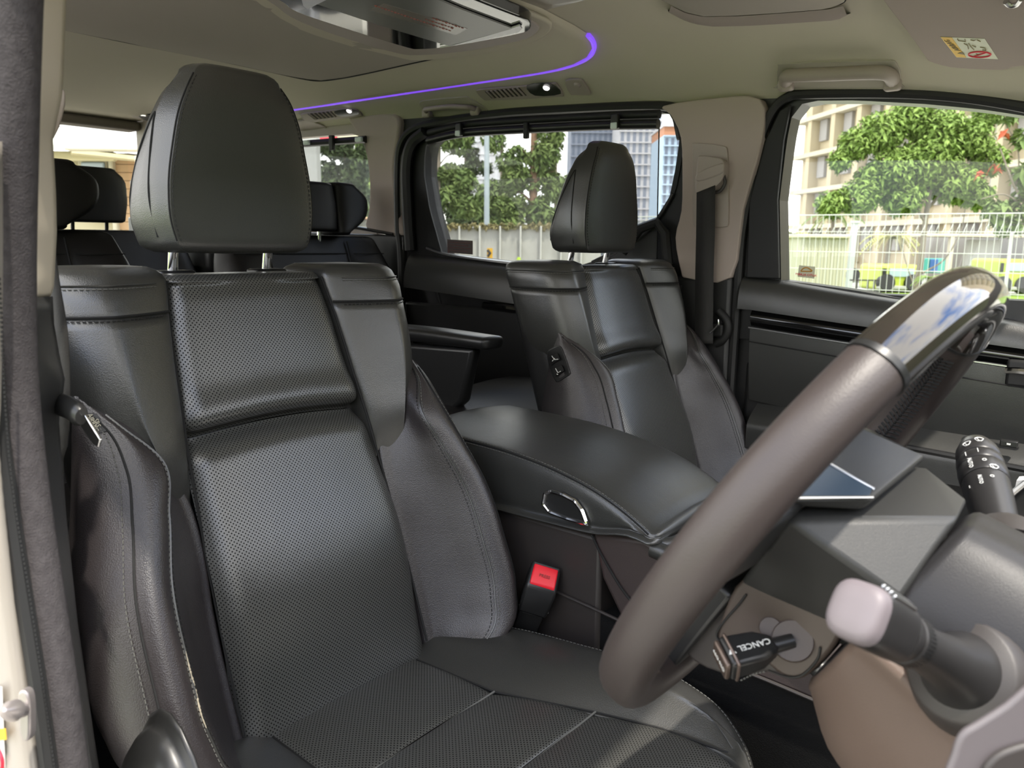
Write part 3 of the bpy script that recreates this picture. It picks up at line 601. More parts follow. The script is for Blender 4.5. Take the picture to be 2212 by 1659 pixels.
    for s in (-1, 1):
        U = (lambda u: u) if s > 0 else (lambda u: n_-u)
        zs = np.linspace(1.400, 1.590, 60)
        seam([H.P(z, U(2.75), .0004) for z in zs], hd, .0012); stitches([H.P(z, U(2.05), .0007) for z in zs], hd, stitch_d, ln=.003)
        arch = cr_path([H.P(z, U(u), .0002) for z, u in ((1.404, 4.1), (1.45, 4.2), (1.50, 4.35), (1.535, 4.6), (1.545, 4.85), (1.535, 5.15), (1.50, 5.5), (1.45, 5.8), (1.41, 6.0))], 10)
        seam(arch, hd, .0012)
    for y in (-.070, .062):
        MB().tube(cr_path([Wh(1.42, y, -.045), Wh(1.39, y, -.050), Wh(1.35, y, -.058)], 6), .0062, 16).build('headrest_post', chrome, root)
        g = rbox('post_guide', (-.942, Yc+y, 1.3600), (.030, .046, .010), plas_s, root, bevel=.004)
    # ---- cushion
    Zc = .858
    def chw(x): return lerp(x, [-.72, -.58, -.52, -.46, -.39, -.30], [.110, .117, .140, .162, .182, .190])
    T1, T2 = -.582, -.463
    def cush(x0, x1):
        def f(u, v):
            x = x0+(x1-x0)*v; z = Zc+.007*math.sin(math.pi*min(max(v, 0), 1))**.5*(1-.3*u*u)+.004*(1-u*u)-.004*(abs(u) > .97)
            if x1 > -.3:
                q = max(0, (x+.36)/.14); z = z-.055*q*q
            return (x, Yc+u*chw(x), z)
        return f
    for nm, a, b in (('rear_cushion_panel', -.735, T1-.0008), ('middle_cushion_panel', T1+.0008, T2-.0008), ('front_cushion_panel', T2+.0008, -.24)):
        grid(nm, cush(a, b), np.linspace(-1, 1, 33), np.r_[np.linspace(0, .1, 6)[:-1], np.linspace(.1, .9, 10), np.linspace(.9, 1, 6)[1:]], perf, root, auto=0)
    for x in (T1, T2): seam([(x, Yc+u*chw(x), Zc+.0015) for u in np.linspace(-1, 1, 30)], root, .0016, stitch_m, name='cross_seam')
    rbox('cushion_core', (-.49, Yc, .80), (.48, .30, .09), leather, root, bevel=.02)
    for s in (-1, 1):
        Wc = lambda x, y, z, s=s: (x, Yc+s*y, z)
        def cs(x, yi, yo, zt):
            return [(yi-.002, Zc-.006), (yi+.004, Zc+.002), (yi*.6+yo*.4, (Zc+zt)/2+.008), (yo-.038, zt), (yo-.012, zt-.004), (yo+.004, zt-.030), (yo+.008, zt-.09), (yo-.01, .73), (yi+.02, .73), (yi, .80)]
        ck = [(-.72, .110, .235, .872), (-.62, .115, .250, .882), (-.55, .128, .256, .886), (-.46, .160, .262, .890), (-.39, .180, .262, .886), (-.33, .188, .245, .872), (-.29, .176, .215, .850), (-.265, .15, .18, .826)]
        cb = Loft([(a, cs(a, b, c_, d)) for a, b, c_, d in ck], Wc); c_o = cb.mesh('cushion_bolster', leather, root, nt=34, dome=.010)
        xs = np.linspace(-.70, -.28, 80)
        seam([cb.P(x, 4.25, .0004) for x in xs], c_o); stitches([cb.P(x, 4.0, .0009) for x in xs], c_o)
        seam([(x, Yc+s*(chw(x)), Zc+.001) for x in np.linspace(-.72, -.31, 50)], root, .0014, name='panel_seam')
    rbox('seat_base', (-.50, Yc, .62), (.42, .40, .24), deep, root, bevel=.02)
    # plastic side cover beside the cushion
    s = -1 if driver else 1; q_ = 0 if driver else -.03
    Wp = lambda x, y, z, s=s: (x, Yc+s*y, z)
    def pc(y0, y1, zt, zb): return [(y0, zb), (y0, zt-.02), ((y0+y1)/2-.004, zt), (y1-.003, zt-.022), (y1, zt-.09), (y1+.002, zb)]
    pcv = Loft([(-.70, pc(.262, .296, .900, .64)), (-.665, pc(.266, .298, .960, .62)), (-.635, pc(.268, .300, .988, .62)), (-.605, pc(.268, .300, .990, .62)), (-.575, pc(.268, .300, .965, .62)), (-.545, pc(.266, .300, .915, .62)), (-.50, pc(.264, .300, .870, .62)), (-.30, pc(.264, .298, .84, .66))], Wp)
    pcv.mesh('side_cover', plas_s, root, nt=24, dome=.01)
    if driver:
        t0 = np.array(bol_pt(Yc, -1, 1.222, .238, .04))
    return root, Wb
def bol_pt(Yc, s, z, y, w): return (XB(z)+1.056*w, Yc+s*y, z)
seatD, WbD = make_front_seat(.574, True, 'black leather driver seat nearest the camera, behind the steering wheel')
seatP, WbP = make_front_seat(1.416, False, 'black leather front passenger seat beyond the centre armrest, with switches on its side')
# airbag tag on the driver seat, outer bolster
def text(name, s, P, ax, up, size, m, parent, ext=.0002, align='CENTER', sh=0.):
    cu = D.curves.new(name, 'FONT'); cu.body = s; cu.size = size; cu.extrude = ext; cu.align_x = align; cu.align_y = 'CENTER'; cu.resolution_u = 2; cu.shear = sh
    to = D.objects.new(name, cu); sc.collection.objects.link(to)
    bpy.context.view_layer.update(); dg = bpy.context.evaluated_depsgraph_get(); me = D.meshes.new_from_object(to.evaluated_get(dg)); D.objects.remove(to)
    ax = np.array(ax, float); ax /= np.linalg.norm(ax); up = np.array(up, float); up -= ax*(ax @ up); up /= np.linalg.norm(up); nn = np.cross(ax, up)
    V = [np.array(P, float)+ax*v.co.x+up*v.co.y+nn*v.co.z for v in me.vertices]; F = [tuple(p.vertices) for p in me.polygons]
    return mk(name, V, F, m, parent, smooth=False)
# ================================================================= steering wheel and column
TW = R(31.4); WC = np.array([-.19, .574, 1.217])
Wu = np.array([math.sin(TW), 0, math.cos(TW)]); Wv = np.array([0, 1., 0]); Wk = np.array([math.cos(TW), 0, -math.sin(TW)])
def W(a, b, h): return WC+Wk*a+Wv*b+Wu*h
def onW(x, y, ax, v):
    n = {'a': Wk, 'b': Wv, 'h': Wu}[ax]; return onp(x, y, WC+n*v, n)
sw = thing('steering_wheel', 'black leather steering wheel with a glossy dark wood upper rim', 'steering wheel', tuple(WC))
RR = .183
def rim(a0, a1, name, m, ra=.0180, rr=.0152, n=60, ends=True):
    V = []; k = 20; A = np.linspace(R(a0), R(a1), n)
    rows = [(A[0], .0)]+[(a, 1.) for a in A]+[(A[-1], 0.)] if ends else [(a, 1.) for a in A]
    for a, f in rows:
        c = WC+Wu*RR*math.cos(a)+Wv*RR*math.sin(a); rd = Wu*math.cos(a)+Wv*math.sin(a)
        for j in range(k):
            q = 2*math.pi*j/k; g = f if f else .55
            V.append(c+rd*rr*g*math.copysign(abs(math.cos(q))**.9, math.cos(q))+Wk*ra*g*math.copysign(abs(math.sin(q))**.9, math.sin(q)))
    nr = len(rows); F = [(i*k+j, i*k+(j+1) % k, (i+1)*k+(j+1) % k, (i+1)*k+j) for i in range(nr-1) for j in range(k)]
    F += [tuple(range(k))[::-1], tuple((nr-1)*k+j for j in range(k))]
    return mk(name, V, F, m, sw, auto=50)
rim(40.8, 319.2, 'leather_rim', mat('smooth wheel leather', (.040, .031, .029), .44, bump=('voronoi', 900, .15, .0005)), n=110)
rim(-40.3, 40.3, 'wood_rim', wood, ra=.0185, rr=.0158, n=50)
for s in (-1, 1): rim(s*40.2-.4, s*40.2+.9, 'rim_ring', plas_s, ra=.0190, rr=.0163, n=3)
for s in (-1, 1):   # baseball stitch on the inner side of the leather
    P_ = []; b = MB()
    A = np.arange(R(46), R(150), .026)
    for i, a in enumerate(A):
        rd = Wu*math.cos(a)+Wv*math.sin(a)*s; tg = -Wu*math.sin(a)+Wv*math.cos(a)*s; c = WC+rd*(RR-.0150)
        for q in (-1, 1): b.tube([c+Wk*.0055*q+rd*-.0004, c+tg*.0022+rd*-.0016+Wk*.0005*q, ], .0007, 4)
        b.tube([c+Wk*.0085-rd*-.0015, c+Wk*.004-rd*.0006], .0012, 5); b.tube([c-Wk*.0085-rd*-.0015, c-Wk*.004-rd*.0006], .0012, 5)
        P_.append(c+rd*.0003)
    b.build('rim_stitching', stitch_d, sw, kind='stuff'); MB().tube(P_, .0011, 5).build('rim_seam', seam_m, sw)
def hull(name, P, m, parent, bevel=.004, **k):
    import bmesh
    bm = bmesh.new(); [bm.verts.new(tuple(p)) for p in P]; bmesh.ops.convex_hull(bm, input=bm.verts)
    bmesh.ops.dissolve_limit(bm, angle_limit=R(6), verts=bm.verts, edges=bm.edges)
    loose = [v for v in bm.verts if not v.link_faces]; bmesh.ops.delete(bm, geom=loose, context='VERTS')
    bm.verts.index_update(); V = [tuple(v.co) for v in bm.verts]; F = [tuple(v.index for v in f.verts) for f in bm.faces]; bm.free()
    return mk(name, V, F, m, parent, bevel=bevel, auto=30, **k)
hub_m = mat('hub grained plastic', (.030, .030, .029), .40, spec=.4, bump=('noise', 1500, .35, .0005))
hull('hub_rear_cover', [W(*q) for q in [(.010, -.086, .022), (.043, -.052, .044), (.045, .06, .058), (.080, .055, .058), (.082, -.015, .066), (.089, -.068, .022), (.089, -.020, -.055), (.006, -.022, -.088), (.006, .08, -.085), (.089, .075, -.05), (.010, .07, .03)]], hub_m, sw)
hull('hub_top_cover', [W(*q) for q in [(-.004, .065, .053), (-.004, .0, .071), (-.002, -.030, .060), (.004, -.088, .033), (.022, -.068, .045), (.039, -.052, .055), (.041, .055, .065), (-.004, .06, .040), (.004, -.080, .026), (.038, -.05, .045), (.040, .05, .05)]], hub_m, sw, bevel=.003)
prism('hub_sky_face', [W(.007, -.083, .0375), W(.0015, -.050, .0530), W(.034, -.047, .0580), W(.036, -.0545, .0545)], Wu*.0012, mat('sky tinted satin plastic', (.03, .05, .075), .30), sw)  # blue of the reflected sky painted onto this glossy hub face
for q in (((.001, -.050, .0545), (.035, -.046, .0590)), ((.006, -.086, .0370), (.038, -.0535, .0570))): tube('silver_edge', [W(*p) for p in q], .0011, satin, sw, sm=0)
pad_ = [W(-.002, b, h) for b, h in ((-.085, .03), (-.05, .06), (0, .075), (.05, .06), (.085, .03), (.08, -.03), (.045, -.085), (0, -.10), (-.045, -.085), (-.08, -.03))]
prism('horn_pad', cr_path(pad_, 4, True), -Wk*.030, leather, sw, bevel=.010)
for s in (-1, 1):
    hull('spoke', [W(a, s*b, h) for a in (-.014, .012) for b, h in ((.07, .035), (.07, -.03), (.172, .022), (.172, -.012))], plas_s, sw, bevel=.005)
hull('spoke', [W(a, b, h) for a in (-.012, .010) for b, h in ((-.035, -.08), (.035, -.08), (-.03, -.17), (.03, -.17))], plas_s, sw, bevel=.004)
# lower switch housing with the cruise lever
fc = lambda x, y, d=0.: onW(x, y, 'b', -.035-d)
brown = mat('brown grained plastic', (.060, .044, .036), .42, bump=('noise', 1500, .25, .0004))
prism('lever_housing', cr_path([fc(*p) for p in [(1588, 1268), (1640, 1240), (1740, 1300), (1812, 1352), (1806, 1392), (1768, 1438), (1730, 1468), (1690, 1462), (1640, 1425), (1560, 1400), (1546, 1372), (1560, 1330)]], 3, True), Wv*.05, brown, sw, bevel=.006)
prism('housing_skirt', cr_path([fc(x, y, -.01) for x, y in [(1462, 1366), (1520, 1322), (1590, 1266), (1700, 1290), (1760, 1360), (1800, 1400), (1740, 1462), (1660, 1452), (1590, 1462), (1500, 1430)]], 3, True), Wv*.05, plas_b, sw, bevel=.008)
MB().tube([fc(1712, 1384, .0005), fc(1712, 1384, .006)], [.0150, .0138], 28).build('lever_boss', brown, sw)
MB().tube([fc(1664, 1357, .0003), fc(1664, 1357, .005)], [.0082, .0075], 24).build('boss_cap', brown, sw)
MB().tube([fc(1700, 1384, .006), fc(1700, 1384, .0068)], [.0085, .0085], 20).build('lever_socket', deep, sw)
la, lb_ = onW(1712, 1384, 'b', -.040), onW(1562, 1424, 'b', -.078)
dl = (lb_-la)/np.linalg.norm(lb_-la); upv = Wu-dl*(Wu @ dl); upv /= np.linalg.norm(upv); sd = np.cross(dl, upv)
lev = MB().tube([la, la+(lb_-la)*.3], .0052, 12).build('lever_arm', plas_s, sw)
LL = np.linalg.norm(lb_-la)
hull('cruise_lever', [la+dl*(LL*t)+upv*u+sd*v for t, w_, h__ in ((.25, .006, .005), (.50, .0115, .008), (.98, .0125, .0100)) for u in (-h__, h__) for v in (-w_, w_)], plas_s, sw, bevel=.003)
hull('lever_ring', [la+dl*(LL*t)+upv*u+sd*v for t in (.87, .92) for u in (-.0108, .0108) for v in (-.0133, .0133)], mat('bronze satin trim', (.16, .12, .10), .3, metal=.6), sw, bevel=.003)
hull('lever_button', [la+dl*(LL*t)+upv*u+sd*v for t in (.98, 1.06) for u in (-.0088, .0088) for v in (-.011, .011)], mat('bronze satin trim', (.2, .15, .12), .3), sw, bevel=.002)
nsd = sd if sd @ (CP-la) > 0 else -sd; nup = upv
face_n = (nup if nup @ (CP-la) > 0 else -nup)
tp = la+dl*LL*.66+face_n*.0098+ (nsd*.001)
text('marking', 'CANCEL \u25bc', tp, dl, np.cross(face_n, dl), .0062, white_i, sw)
text('marking', 'ON·OFF', la+dl*LL*1.061, np.cross(dl, face_n), -face_n, .0050, white_i, sw)

col = thing('steering_column', 'dark plastic steering column shroud behind the wheel with two control stalks', 'steering column', tuple(W(.15, 0, 0)))
def csec(rb, ht, hb, sh=0.):   # (b,h) outline, near side is negative b
    return [(0, ht), (-.030, ht-.004), (-.058, ht-.040), (-.066, -.005), (-.060, hb*.45), (-.038, hb*.80), (0, hb), (.038, hb*.80), (.060, hb*.45), (.066, -.005), (.058, ht-.040), (.030, ht-.004)]
cw = lambda a, b, h: W(a, b*(1+.9*max(0, a-.10)), h)
ck_ = Loft([(.092, csec(0, .068, -.108)), (.12, csec(0, .074, -.132)), (.16, csec(0, .078, -.142)), (.22, csec(0, .08, -.150)), (.30, csec(0, .08, -.16))], cw)
ck_.mesh('shroud', mat('column shroud plastic', (.020, .019, .020), .38, spec=.3, bump=('noise', 1300, .3, .0005)), col, nt=20, dome=.008, sub=6)
lows = lambda ht, hb: [(-.0655, -.012), (-.0675, -.030), (-.0615, hb*.50), (-.0390, hb*.815), (0, hb*1.012), (.0390, hb*.815), (.0615, hb*.50), (.0675, -.030), (.0655, -.012), (0, -.012)]
Loft([(.0905, lows(0, -.108)), (.12, lows(0, -.132)), (.16, lows(0, -.142)), (.22, lows(0, -.150)), (.30, lows(0, -.16))], cw).mesh('lower_shroud', mat('sunlit brown column plastic', (.12, .085, .068), .5, spec=.3, bump=('noise', 1300, .3, .0005)), col, nt=20, dome=.006, sub=6)  # sunlight painted in: lower shell coloured lighter and browner than the upper
seam([ck_.P(a, 3.05, .0002) for a in np.linspace(.092, .29, 20)], col, .0012)
MB().tube([W(.075, 0, 0), W(.10, 0, 0)], .045, 24).build('column_neck', deep, col)
# near stalk
B0, B1 = W(.140, -.062, .010), W(.065, -.200, .062)
ds = (B1-B0)/np.linalg.norm(B1-B0); Ls = np.linalg.norm(B1-B0)
boss = MB().tube([B0-ds*.020, B0+ds*.002, B0+ds*.010, B0+ds*.012], [.040, .034, .0305, .0285], 36); boss.build('stalk_boss', plas_b, col, auto=60)
stalk_m = mat('stalk plastic', (.022, .021, .021), .34, spec=.4, bump=('noise', 1500, .15, .0003))
def sect(ts, rs, name, m, n=36, base=None, parent=None, knurl=0):
    P = [B0+ds*t for t in ts]; b = MB()
    return MB().tube(P, rs, n).build(name, m, parent or col, auto=50)
stk = sect([.0, .012, .03, .06, .085], [.0265, .0225, .0155, .0125, .0125], 'light_stalk', stalk_m)
ring_ = MB()
for i in range(40):
    q = 2*math.pi*i/40; a1 = np.cross(ds, [0, 0, 1.]); a1 /= np.linalg.norm(a1); a2 = np.cross(ds, a1); d_ = a1*math.cos(q)+a2*math.sin(q)
    ring_.box(B0+ds*.089+d_*.0135, (.010, .0014, .0012), (ds, np.cross(ds, d_), d_))
ring_.build('knurled_grip', plas_s, stk)
MB().tube([B0+ds*t for t in (.083, .084, .095, .096)], [.0128, .0137, .0140, .0132], 36).build('grip_ring', stalk_m, stk, auto=40)
MB().tube([B0+ds*t for t in (.098, .099, .106, .107)], [.0135, .0143, .0145, .0140], 36).build('collar', stalk_m, stk, auto=40)
kn = []
for t, f in ((.108, 1.), (.112, 1.02), (.135, 1.04), (.146, 1.0), (.1495, .90), (.151, .72)): kn.append((t, f))
V = []; kk = 36; a1 = np.cross(ds, [0, 0, 1.]); a1 /= np.linalg.norm(a1); a2 = np.cross(ds, a1)
for t, f in kn:
    for j in range(kk):
        q = 2*math.pi*j/kk; r_ = .0148*f/(abs(math.cos(q))**3.2+abs(math.sin(q))**3.2)**(1/3.2); V.append(B0+ds*t+(a1*math.cos(q)*.94+a2*math.sin(q))*r_)
F = [(i*kk+j, i*kk+(j+1) % kk, (i+1)*kk+(j+1) % kk, (i+1)*kk+j) for i in range(len(kn)-1) for j in range(kk)]+[tuple(range(kk))[::-1], tuple((len(kn)-1)*kk+j for j in range(kk))]
mk('stalk_knob', V, F, stalk_m, stk, auto=50)
V2 = [Vector(B0+ds*t) for t in ()]; V2 = []
for t, f in ((.1440, 1.02), (.1480, .985), (.1508, .90), (.1522, .70), (.1526, .3)):
    for j in range(kk):
        q = 2*math.pi*j/kk; r_ = .0148*f/(abs(math.cos(q))**3.2+abs(math.sin(q))**3.2)**(1/3.2); V2.append(B0+ds*t+(a1*math.cos(q)*.94+a2*math.sin(q))*r_)
mk('knob_face', V2, [(i*kk+j, i*kk+(j+1) % kk, (i+1)*kk+(j+1) % kk, (i+1)*kk+j) for i in range(4) for j in range(kk)]+[tuple(4*kk+j for j in range(kk))], mat('pale grey knob face', (.15, .128, .136), .5), stk, auto=50)
for j in range(4):
    q = R(58+j*22); d_ = a1*math.cos(q)+a2*math.sin(q); d_ = d_ if d_ @ UP > -1 else -d_
    nrm = UP*math.cos(R(-30+j*17))+RT*.0-FW*math.sin(R(20+j*12)); nrm = nrm-ds*(nrm @ ds); nrm /= np.linalg.norm(nrm)
    rbox('knob_rib', B0+ds*.126+nrm*.0170, (.026, .0018, .0022), satin, stk, ax=(ds, np.cross(ds, nrm), nrm), bevel=.0006)
# far stalk (wipers)
C0, C1 = W(.118, .085, .036), W(.056, .205, .055); dc = (C1-C0)/np.linalg.norm(C1-C0); Lc = np.linalg.norm(C1-C0)
MB().tube([C0-dc*.02, C0, C0+dc*.008], [.034, .030, .026], 30).build('stalk_boss', plas_b, col, auto=60)
wst = MB().tube([C0+dc*Lc*t for t in (.0, .2, .40, .55)], [.0150, .0155, .0170, .0175], 30).build('wiper_stalk', stalk_m, col, auto=50)
for t0, t1, r0, r1 in ((.56, .68, .0182, .0185), (.69, .77, .0180, .0180)): MB().tube([C0+dc*Lc*t0, C0+dc*Lc*(t0+.01), C0+dc*Lc*(t1-.01), C0+dc*Lc*t1], [r0-.0008, r0, r1, r1-.0008], 30).build('stalk_ring', stalk_m, wst, auto=40)
MB().tube([C0+dc*Lc*t for t in (.78, .79, .88, .96, 1.0)], [.0168, .0176, .0165, .0125, .006], 30).build('stalk_tip', stalk_m, wst, auto=50)
def on_stalk(t, q, C=C0, d=dc, L_=Lc, r=.0185):
    toC = CP-(C+d*L_*t); toC = toC-d*(toC @ d); toC /= np.linalg.norm(toC); s_ = np.cross(d, toC); n_ = toC*math.cos(R(q))+s_*math.sin(R(q)); return C+d*L_*t+n_*r, n_, np.cross(n_, d)
for t, q, s_, sz, r in ((.62, -20, 'AUTO', .0048, .0190), (.62, 12, 'O', .0045, .0190), (.47, 20, 'O', .0042, .0177), (.45, -8, 'AUTO', .0042, .0177), (.43, -38, '--', .005, .0177), (.73, 4, '|', .006, .0186), (.73, -26, '|', .006, .0186), (.58, 34, '\u25b4', .006, .0188)):
    P_, n_, x_ = on_stalk(t, q, r=r); text('marking', s_, P_, -dc if len(s_) > 1 else -x_, np.cross(n_, -dc) if len(s_) > 1 else dc, sz, white_i, wst)
for t, q in ((.85, 14), (.83, -18), (.56, 30)):    # wiper arc symbols
    P_, n_, x_ = on_stalk(t, q, r=.0186 if t < .7 else .0176)
    arc = [P_+x_*.0034*math.cos(a)+dc*.0030*math.sin(a) for a in np.linspace(.3, 2.84, 9)]; MB().tube(arc+[P_-dc*.002+x_*-.0015, P_-dc*.002+x_*.0015, arc[0]], .00035, 4).build('wiper_symbol', white_i, wst)
    MB().tube([P_-dc*.002, P_+dc*.0018+x_*.0014], .0003, 4).build('wiper_symbol', white_i, wst)

# ================================================================= console with armrest
con = thing('centre_console', 'dark centre console between the front seats, topped by a padded leather armrest lid', 'console', (-.6, .995, .45))
YN, YF = .868, 1.118
zs = lambda x: lerp(x, [-.90, -.757, -.658, -.565, -.489, -.46], [1.108, 1.106, 1.098, 1.078, 1.045, 1.025])
zb_ = lambda x: lerp(x, [-.90, -.712, -.559, -.485, -.46], [1.016, 1.020, 1.022, 1.034, 1.018])
def lidsec(x):
    a, b = zs(x), zb_(x); 
    return [(YN+.012, b-.004), (YN+.002, b+.006), (YN, (a+b)/2), (YN+.003, a-.004), (YN+.020, a+.006), ((YN+YF)/2, a+.013), (YF-.02, a+.006), (YF-.003, a-.006), (YF, (a+b)/2), (YF-.012, b-.004)]
lx = [-.90, -.80, -.70, -.62, -.55, -.50, -.475]
lid = Loft([(x, lidsec(x)) for x in lx], lambda x, y, z: (x, y, z))
lid_o = lid.mesh('armrest_lid', leather, con, nt=30, dome=.012)
xs_ = np.linspace(-.90, -.478, 60)
for u, m_ in ((3.35, seam_m),): seam([lid.P(x, u, .0004) for x in xs_], lid_o, .0013, m_)
stitches([lid.P(x, 3.12, .0008) for x in xs_], lid_o); stitches([lid.P(x, 3.6, .0008) for x in xs_], lid_o)
hp = [onY(x, y, YN-.004) for x, y in [(1178, 1066), (1190, 1061), (1215, 1068), (1242, 1082), (1258, 1104), (1268, 1132), (1225, 1120), (1188, 1106), (1174, 1088)]]
tube('latch_handle', hp, .0032, chrome, lid_o, closed=True, sm=0) if False else MB().tube(np.vstack([resamp(hp, 80), resamp(hp, 80)[:1]]), .0030, 8, cap=False).build('latch_handle', chrome, lid_o)
prism('latch_plate', resamp([p+np.array([0, .002, 0]) for p in hp], 60), (0, .004, 0), plas_s, lid_o)
# body
def body(name, px, y, d, m, **k): return prism(name, [onY(a, b, y) for a, b in px], (0, d, 0), m, con, **k)
bodyz = lambda x: lerp(x, [-.90, -.712, -.559, -.50], [1.008, 1.012, 1.010, 1.012])
prism('body', XZ([(-.92, 1.010), (-.70, 1.013), (-.552, 1.012), (-.552, .80), (-.60, .62), (-.92, .62)], YN+.008), (0, .25, 0), plas_b, con, bevel=.006)
tray = [(1279, 1152), (1392, 1166), (1440, 1200), (1520, 1262), (1640, 1345), (1740, 1420), (1880, 1520), (1880, 1600), (1800, 1532), (1650, 1470), (1500, 1412), (1345, 1345), (1300, 1250)]
body('front_side', tray, YN+.006, .25, mat('side trim leather', (.050, .038, .036), .42, bump=('voronoi', 800, .2, .0005)), bevel=.006)
tube('trim_seam', [onY(x, y, YN+.002) for x, y in [(1278, 1155), (1300, 1200), (1345, 1275), (1400, 1340)]], .0016, seam_m, con)
body('lower_side', [(1150, 1200), (1165, 1262), (1320, 1335), (1450, 1398), (1620, 1458), (1800, 1530), (2000, 1600), (2000, 2100), (900, 2100), (1000, 1200)], YN+.014, .20, carpet)
tube('lower_edge', [onY(x, y, YN+.004) for x, y in [(1165, 1262), (1320, 1332), (1450, 1395), (1620, 1455), (1800, 1530), (2000, 1612)]], .0022, plas_b, con)
MB().tube(cr_path([(-.475, YN+.02, 1.020), (-.455, YN+.03, 1.022), (-.440, YN+.08, 1.030), (-.435, .995, 1.034), (-.440, YF-.08, 1.030), (-.46, YF-.02, 1.02)], 6), .010, 10).build('tray_rim', leather, con)
MB().tube(cr_path([(-.475, YN+.012, 1.016), (-.42, YN+.012, 1.006), (-.36, YN+.012, .98), (-.25, YN+.012, .925)], 6), .012, 10).build('tray_edge', leather, con)
prism('tray', [(-.50, YN+.02, 1.010), (-.50, YF-.01, 1.010), (-.1, YF-.01, .86), (-.1, YN+.02, .86)], (0, 0, -.02), gloss, con)

# ================================================================= belts, buckle
bb = thing('seat_belt_buckle', 'black seat belt buckle with a red press button beside the driver seat', 'buckle', (-.62, .83, .86))
b1, b0 = onY(1172, 1255, .846), onY(1128, 1372, .846)
da = (b1-b0)/np.linalg.norm(b1-b0); wa = np.array([.82, .55, 0]); wa -= da*(wa @ da); wa /= np.linalg.norm(wa); ta = np.cross(da, wa)
if ta @ (CP-b1) < 0: ta = -ta
hull('housing', [b1-da*t+wa*u+ta*v for t, a_, v in ((.002, .0215, .015), (.014, .0225, .017), (.050, .021, .015), (-.020, .0215, -.016), (.0, .0225, -.017), (.050, .021, -.015)) for u in (-a_, a_)], plas_s, bb, bevel=.004)
hull('lower_sleeve', [b1-da*t+wa*u+ta*v for t, a_, c__ in ((.050, .018, .010), (.12, .016, .008)) for u in (-a_, a_) for v in (-c__, c__)], deep, bb, bevel=.003)
bt = hull('button', [b1+da*(t-.006)+wa*u+ta*v for t, u0, v in ((.0, .0185, .013), (.008, .0175, .013), (.0, .0185, -.012), (.024, .0175, -.011), (.020, .0175, -.003)) for u in (-u0, u0)], red, bb, bevel=.002)
MB().tube([b1-da*.040+wa*u+ta*v for u, v in ((-.0215, .0125), (.0215, .0125), (.0215, -.0125))], .0009, 5).build('edge_line', satin, bb)
text('marking', 'PRESS', b1+da*.0105+ta*.0035, wa if wa @ RT > 0 else -wa, da*.016-ta*.020, .0062, mat('dark red print', (.45, .0, .01), .5), bb)
prism('connector', [onY(x, y, .80) for x, y in [(1086, 1368), (1094, 1362), (1098, 1376), (1088, 1380)]], (0, .004, 0), blue_p, bb)

def ribbon(name, L_, R_, m, parent, th=.0014, n=40):
    A = resamp(cr_path(L_, 6), n, False); B = resamp(cr_path(R_, 6), n, False)
    V = [p for a, b in zip(A, B) for p in (a, b)]; F = [(2*i, 2*i+1, 2*i+3, 2*i+2) for i in range(n-1)]
    o = mk(name, V, F, m, parent, auto=0); s = o.modifiers.new('solid', 'SOLIDIFY'); s.thickness = th; s.offset = 0; return o
bD = thing('seat_belt', 'black driver seat belt hanging beside the door pillar, with its metal tongue', 'seat belt', (-.76, .30, 1.0))
ribbon('webbing', [onY(x, y, .268) for x, y in [(88, -40), (92, 300), (100, 560), (112, 720), (108, 860), (122, 1000), (130, 1200), (150, 1500), (160, 1660)]], [onY(x, y, .274) for x, y in [(96, -40), (104, 300), (122, 560), (146, 720), (151, 860), (146, 960), (136, 1010), (150, 1200), (176, 1500), (190, 1660)]], webbing, bD)
(lambda *a: None)('lower_webbing', [onY(x, y, .274) for x, y in [(128, 960), (140, 1100), (165, 1250), (178, 1400)]], [onY(x, y, .278) for x, y in [(150, 940), (168, 1050), (190, 1180), (196, 1400)]], webbing, bD)
t0 = [onY(x, y, .262) for x, y in ((128, 872), (152, 882), (176, 900))]
MB().tube(cr_path([t0[0]-np.array([.012, 0, -.004])]+t0, 5), [.0085]*5+[.0095]*5+[.0095]*5+[.0068], 12, sy=.7).build('tongue_grip', plas_s, bD)
prism('tongue', [onY(x, y, .262) for x, y in [(166, 900), (182, 896), (216, 950), (212, 966), (200, 960), (176, 925)]], (0, .002, 0), chrome, bD, bevel=.0006)
adj = prism('belt_adjuster', cr_path([onY(x, y, .31) for x, y in [(108, 150), (128, 146), (135, 168), (134, 185), (142, 200), (142, 228), (134, 262), (124, 288), (108, 300)]], 3, True), (0, -.03, 0), creamp, bD, bevel=.006)

bP = thing('seat_belt', 'black passenger seat belt running down the cream pillar', 'seat belt', (-.80, 1.66, 1.0))
yb = Yw-.062
ribbon('webbing', [onY(x, y, yb) for x, y in [(1505, 416), (1504, 500), (1502, 600), (1501, 742)]], [onY(x, y, yb) for x, y in [(1545, 400), (1544, 500), (1541, 600), (1540, 742)]], webbing, bP)
rbox('lower_guide', onY(1538, 712, Yw-.03), (.06, .02, .03), deep, bP, bevel=.006)
MB().tube(cr_path([onY(x, y, yb-.004) for x, y in [(1534, 720), (1546, 708), (1552, 700), (1552, 690)]], 5), .0022, 8).build('hook', chrome, bP)
ringp = [onY(x, y, Yw-.03) for x, y in [(1552, 672), (1568, 690), (1572, 712), (1562, 732), (1545, 742)]]
MB().tube(cr_path(ringp, 6), .010, 10).build('recess_rim', deep, bP)
g1 = prism('guide_cover', cr_path([onY(x, y, yb) for x, y in [(1507, 345), (1512, 336), (1550, 340), (1562, 348), (1564, 362), (1560, 385), (1548, 400), (1530, 414), (1514, 420), (1502, 416), (1503, 385)]], 3, True), (0, .025, 0), creamp, bP, bevel=.006)
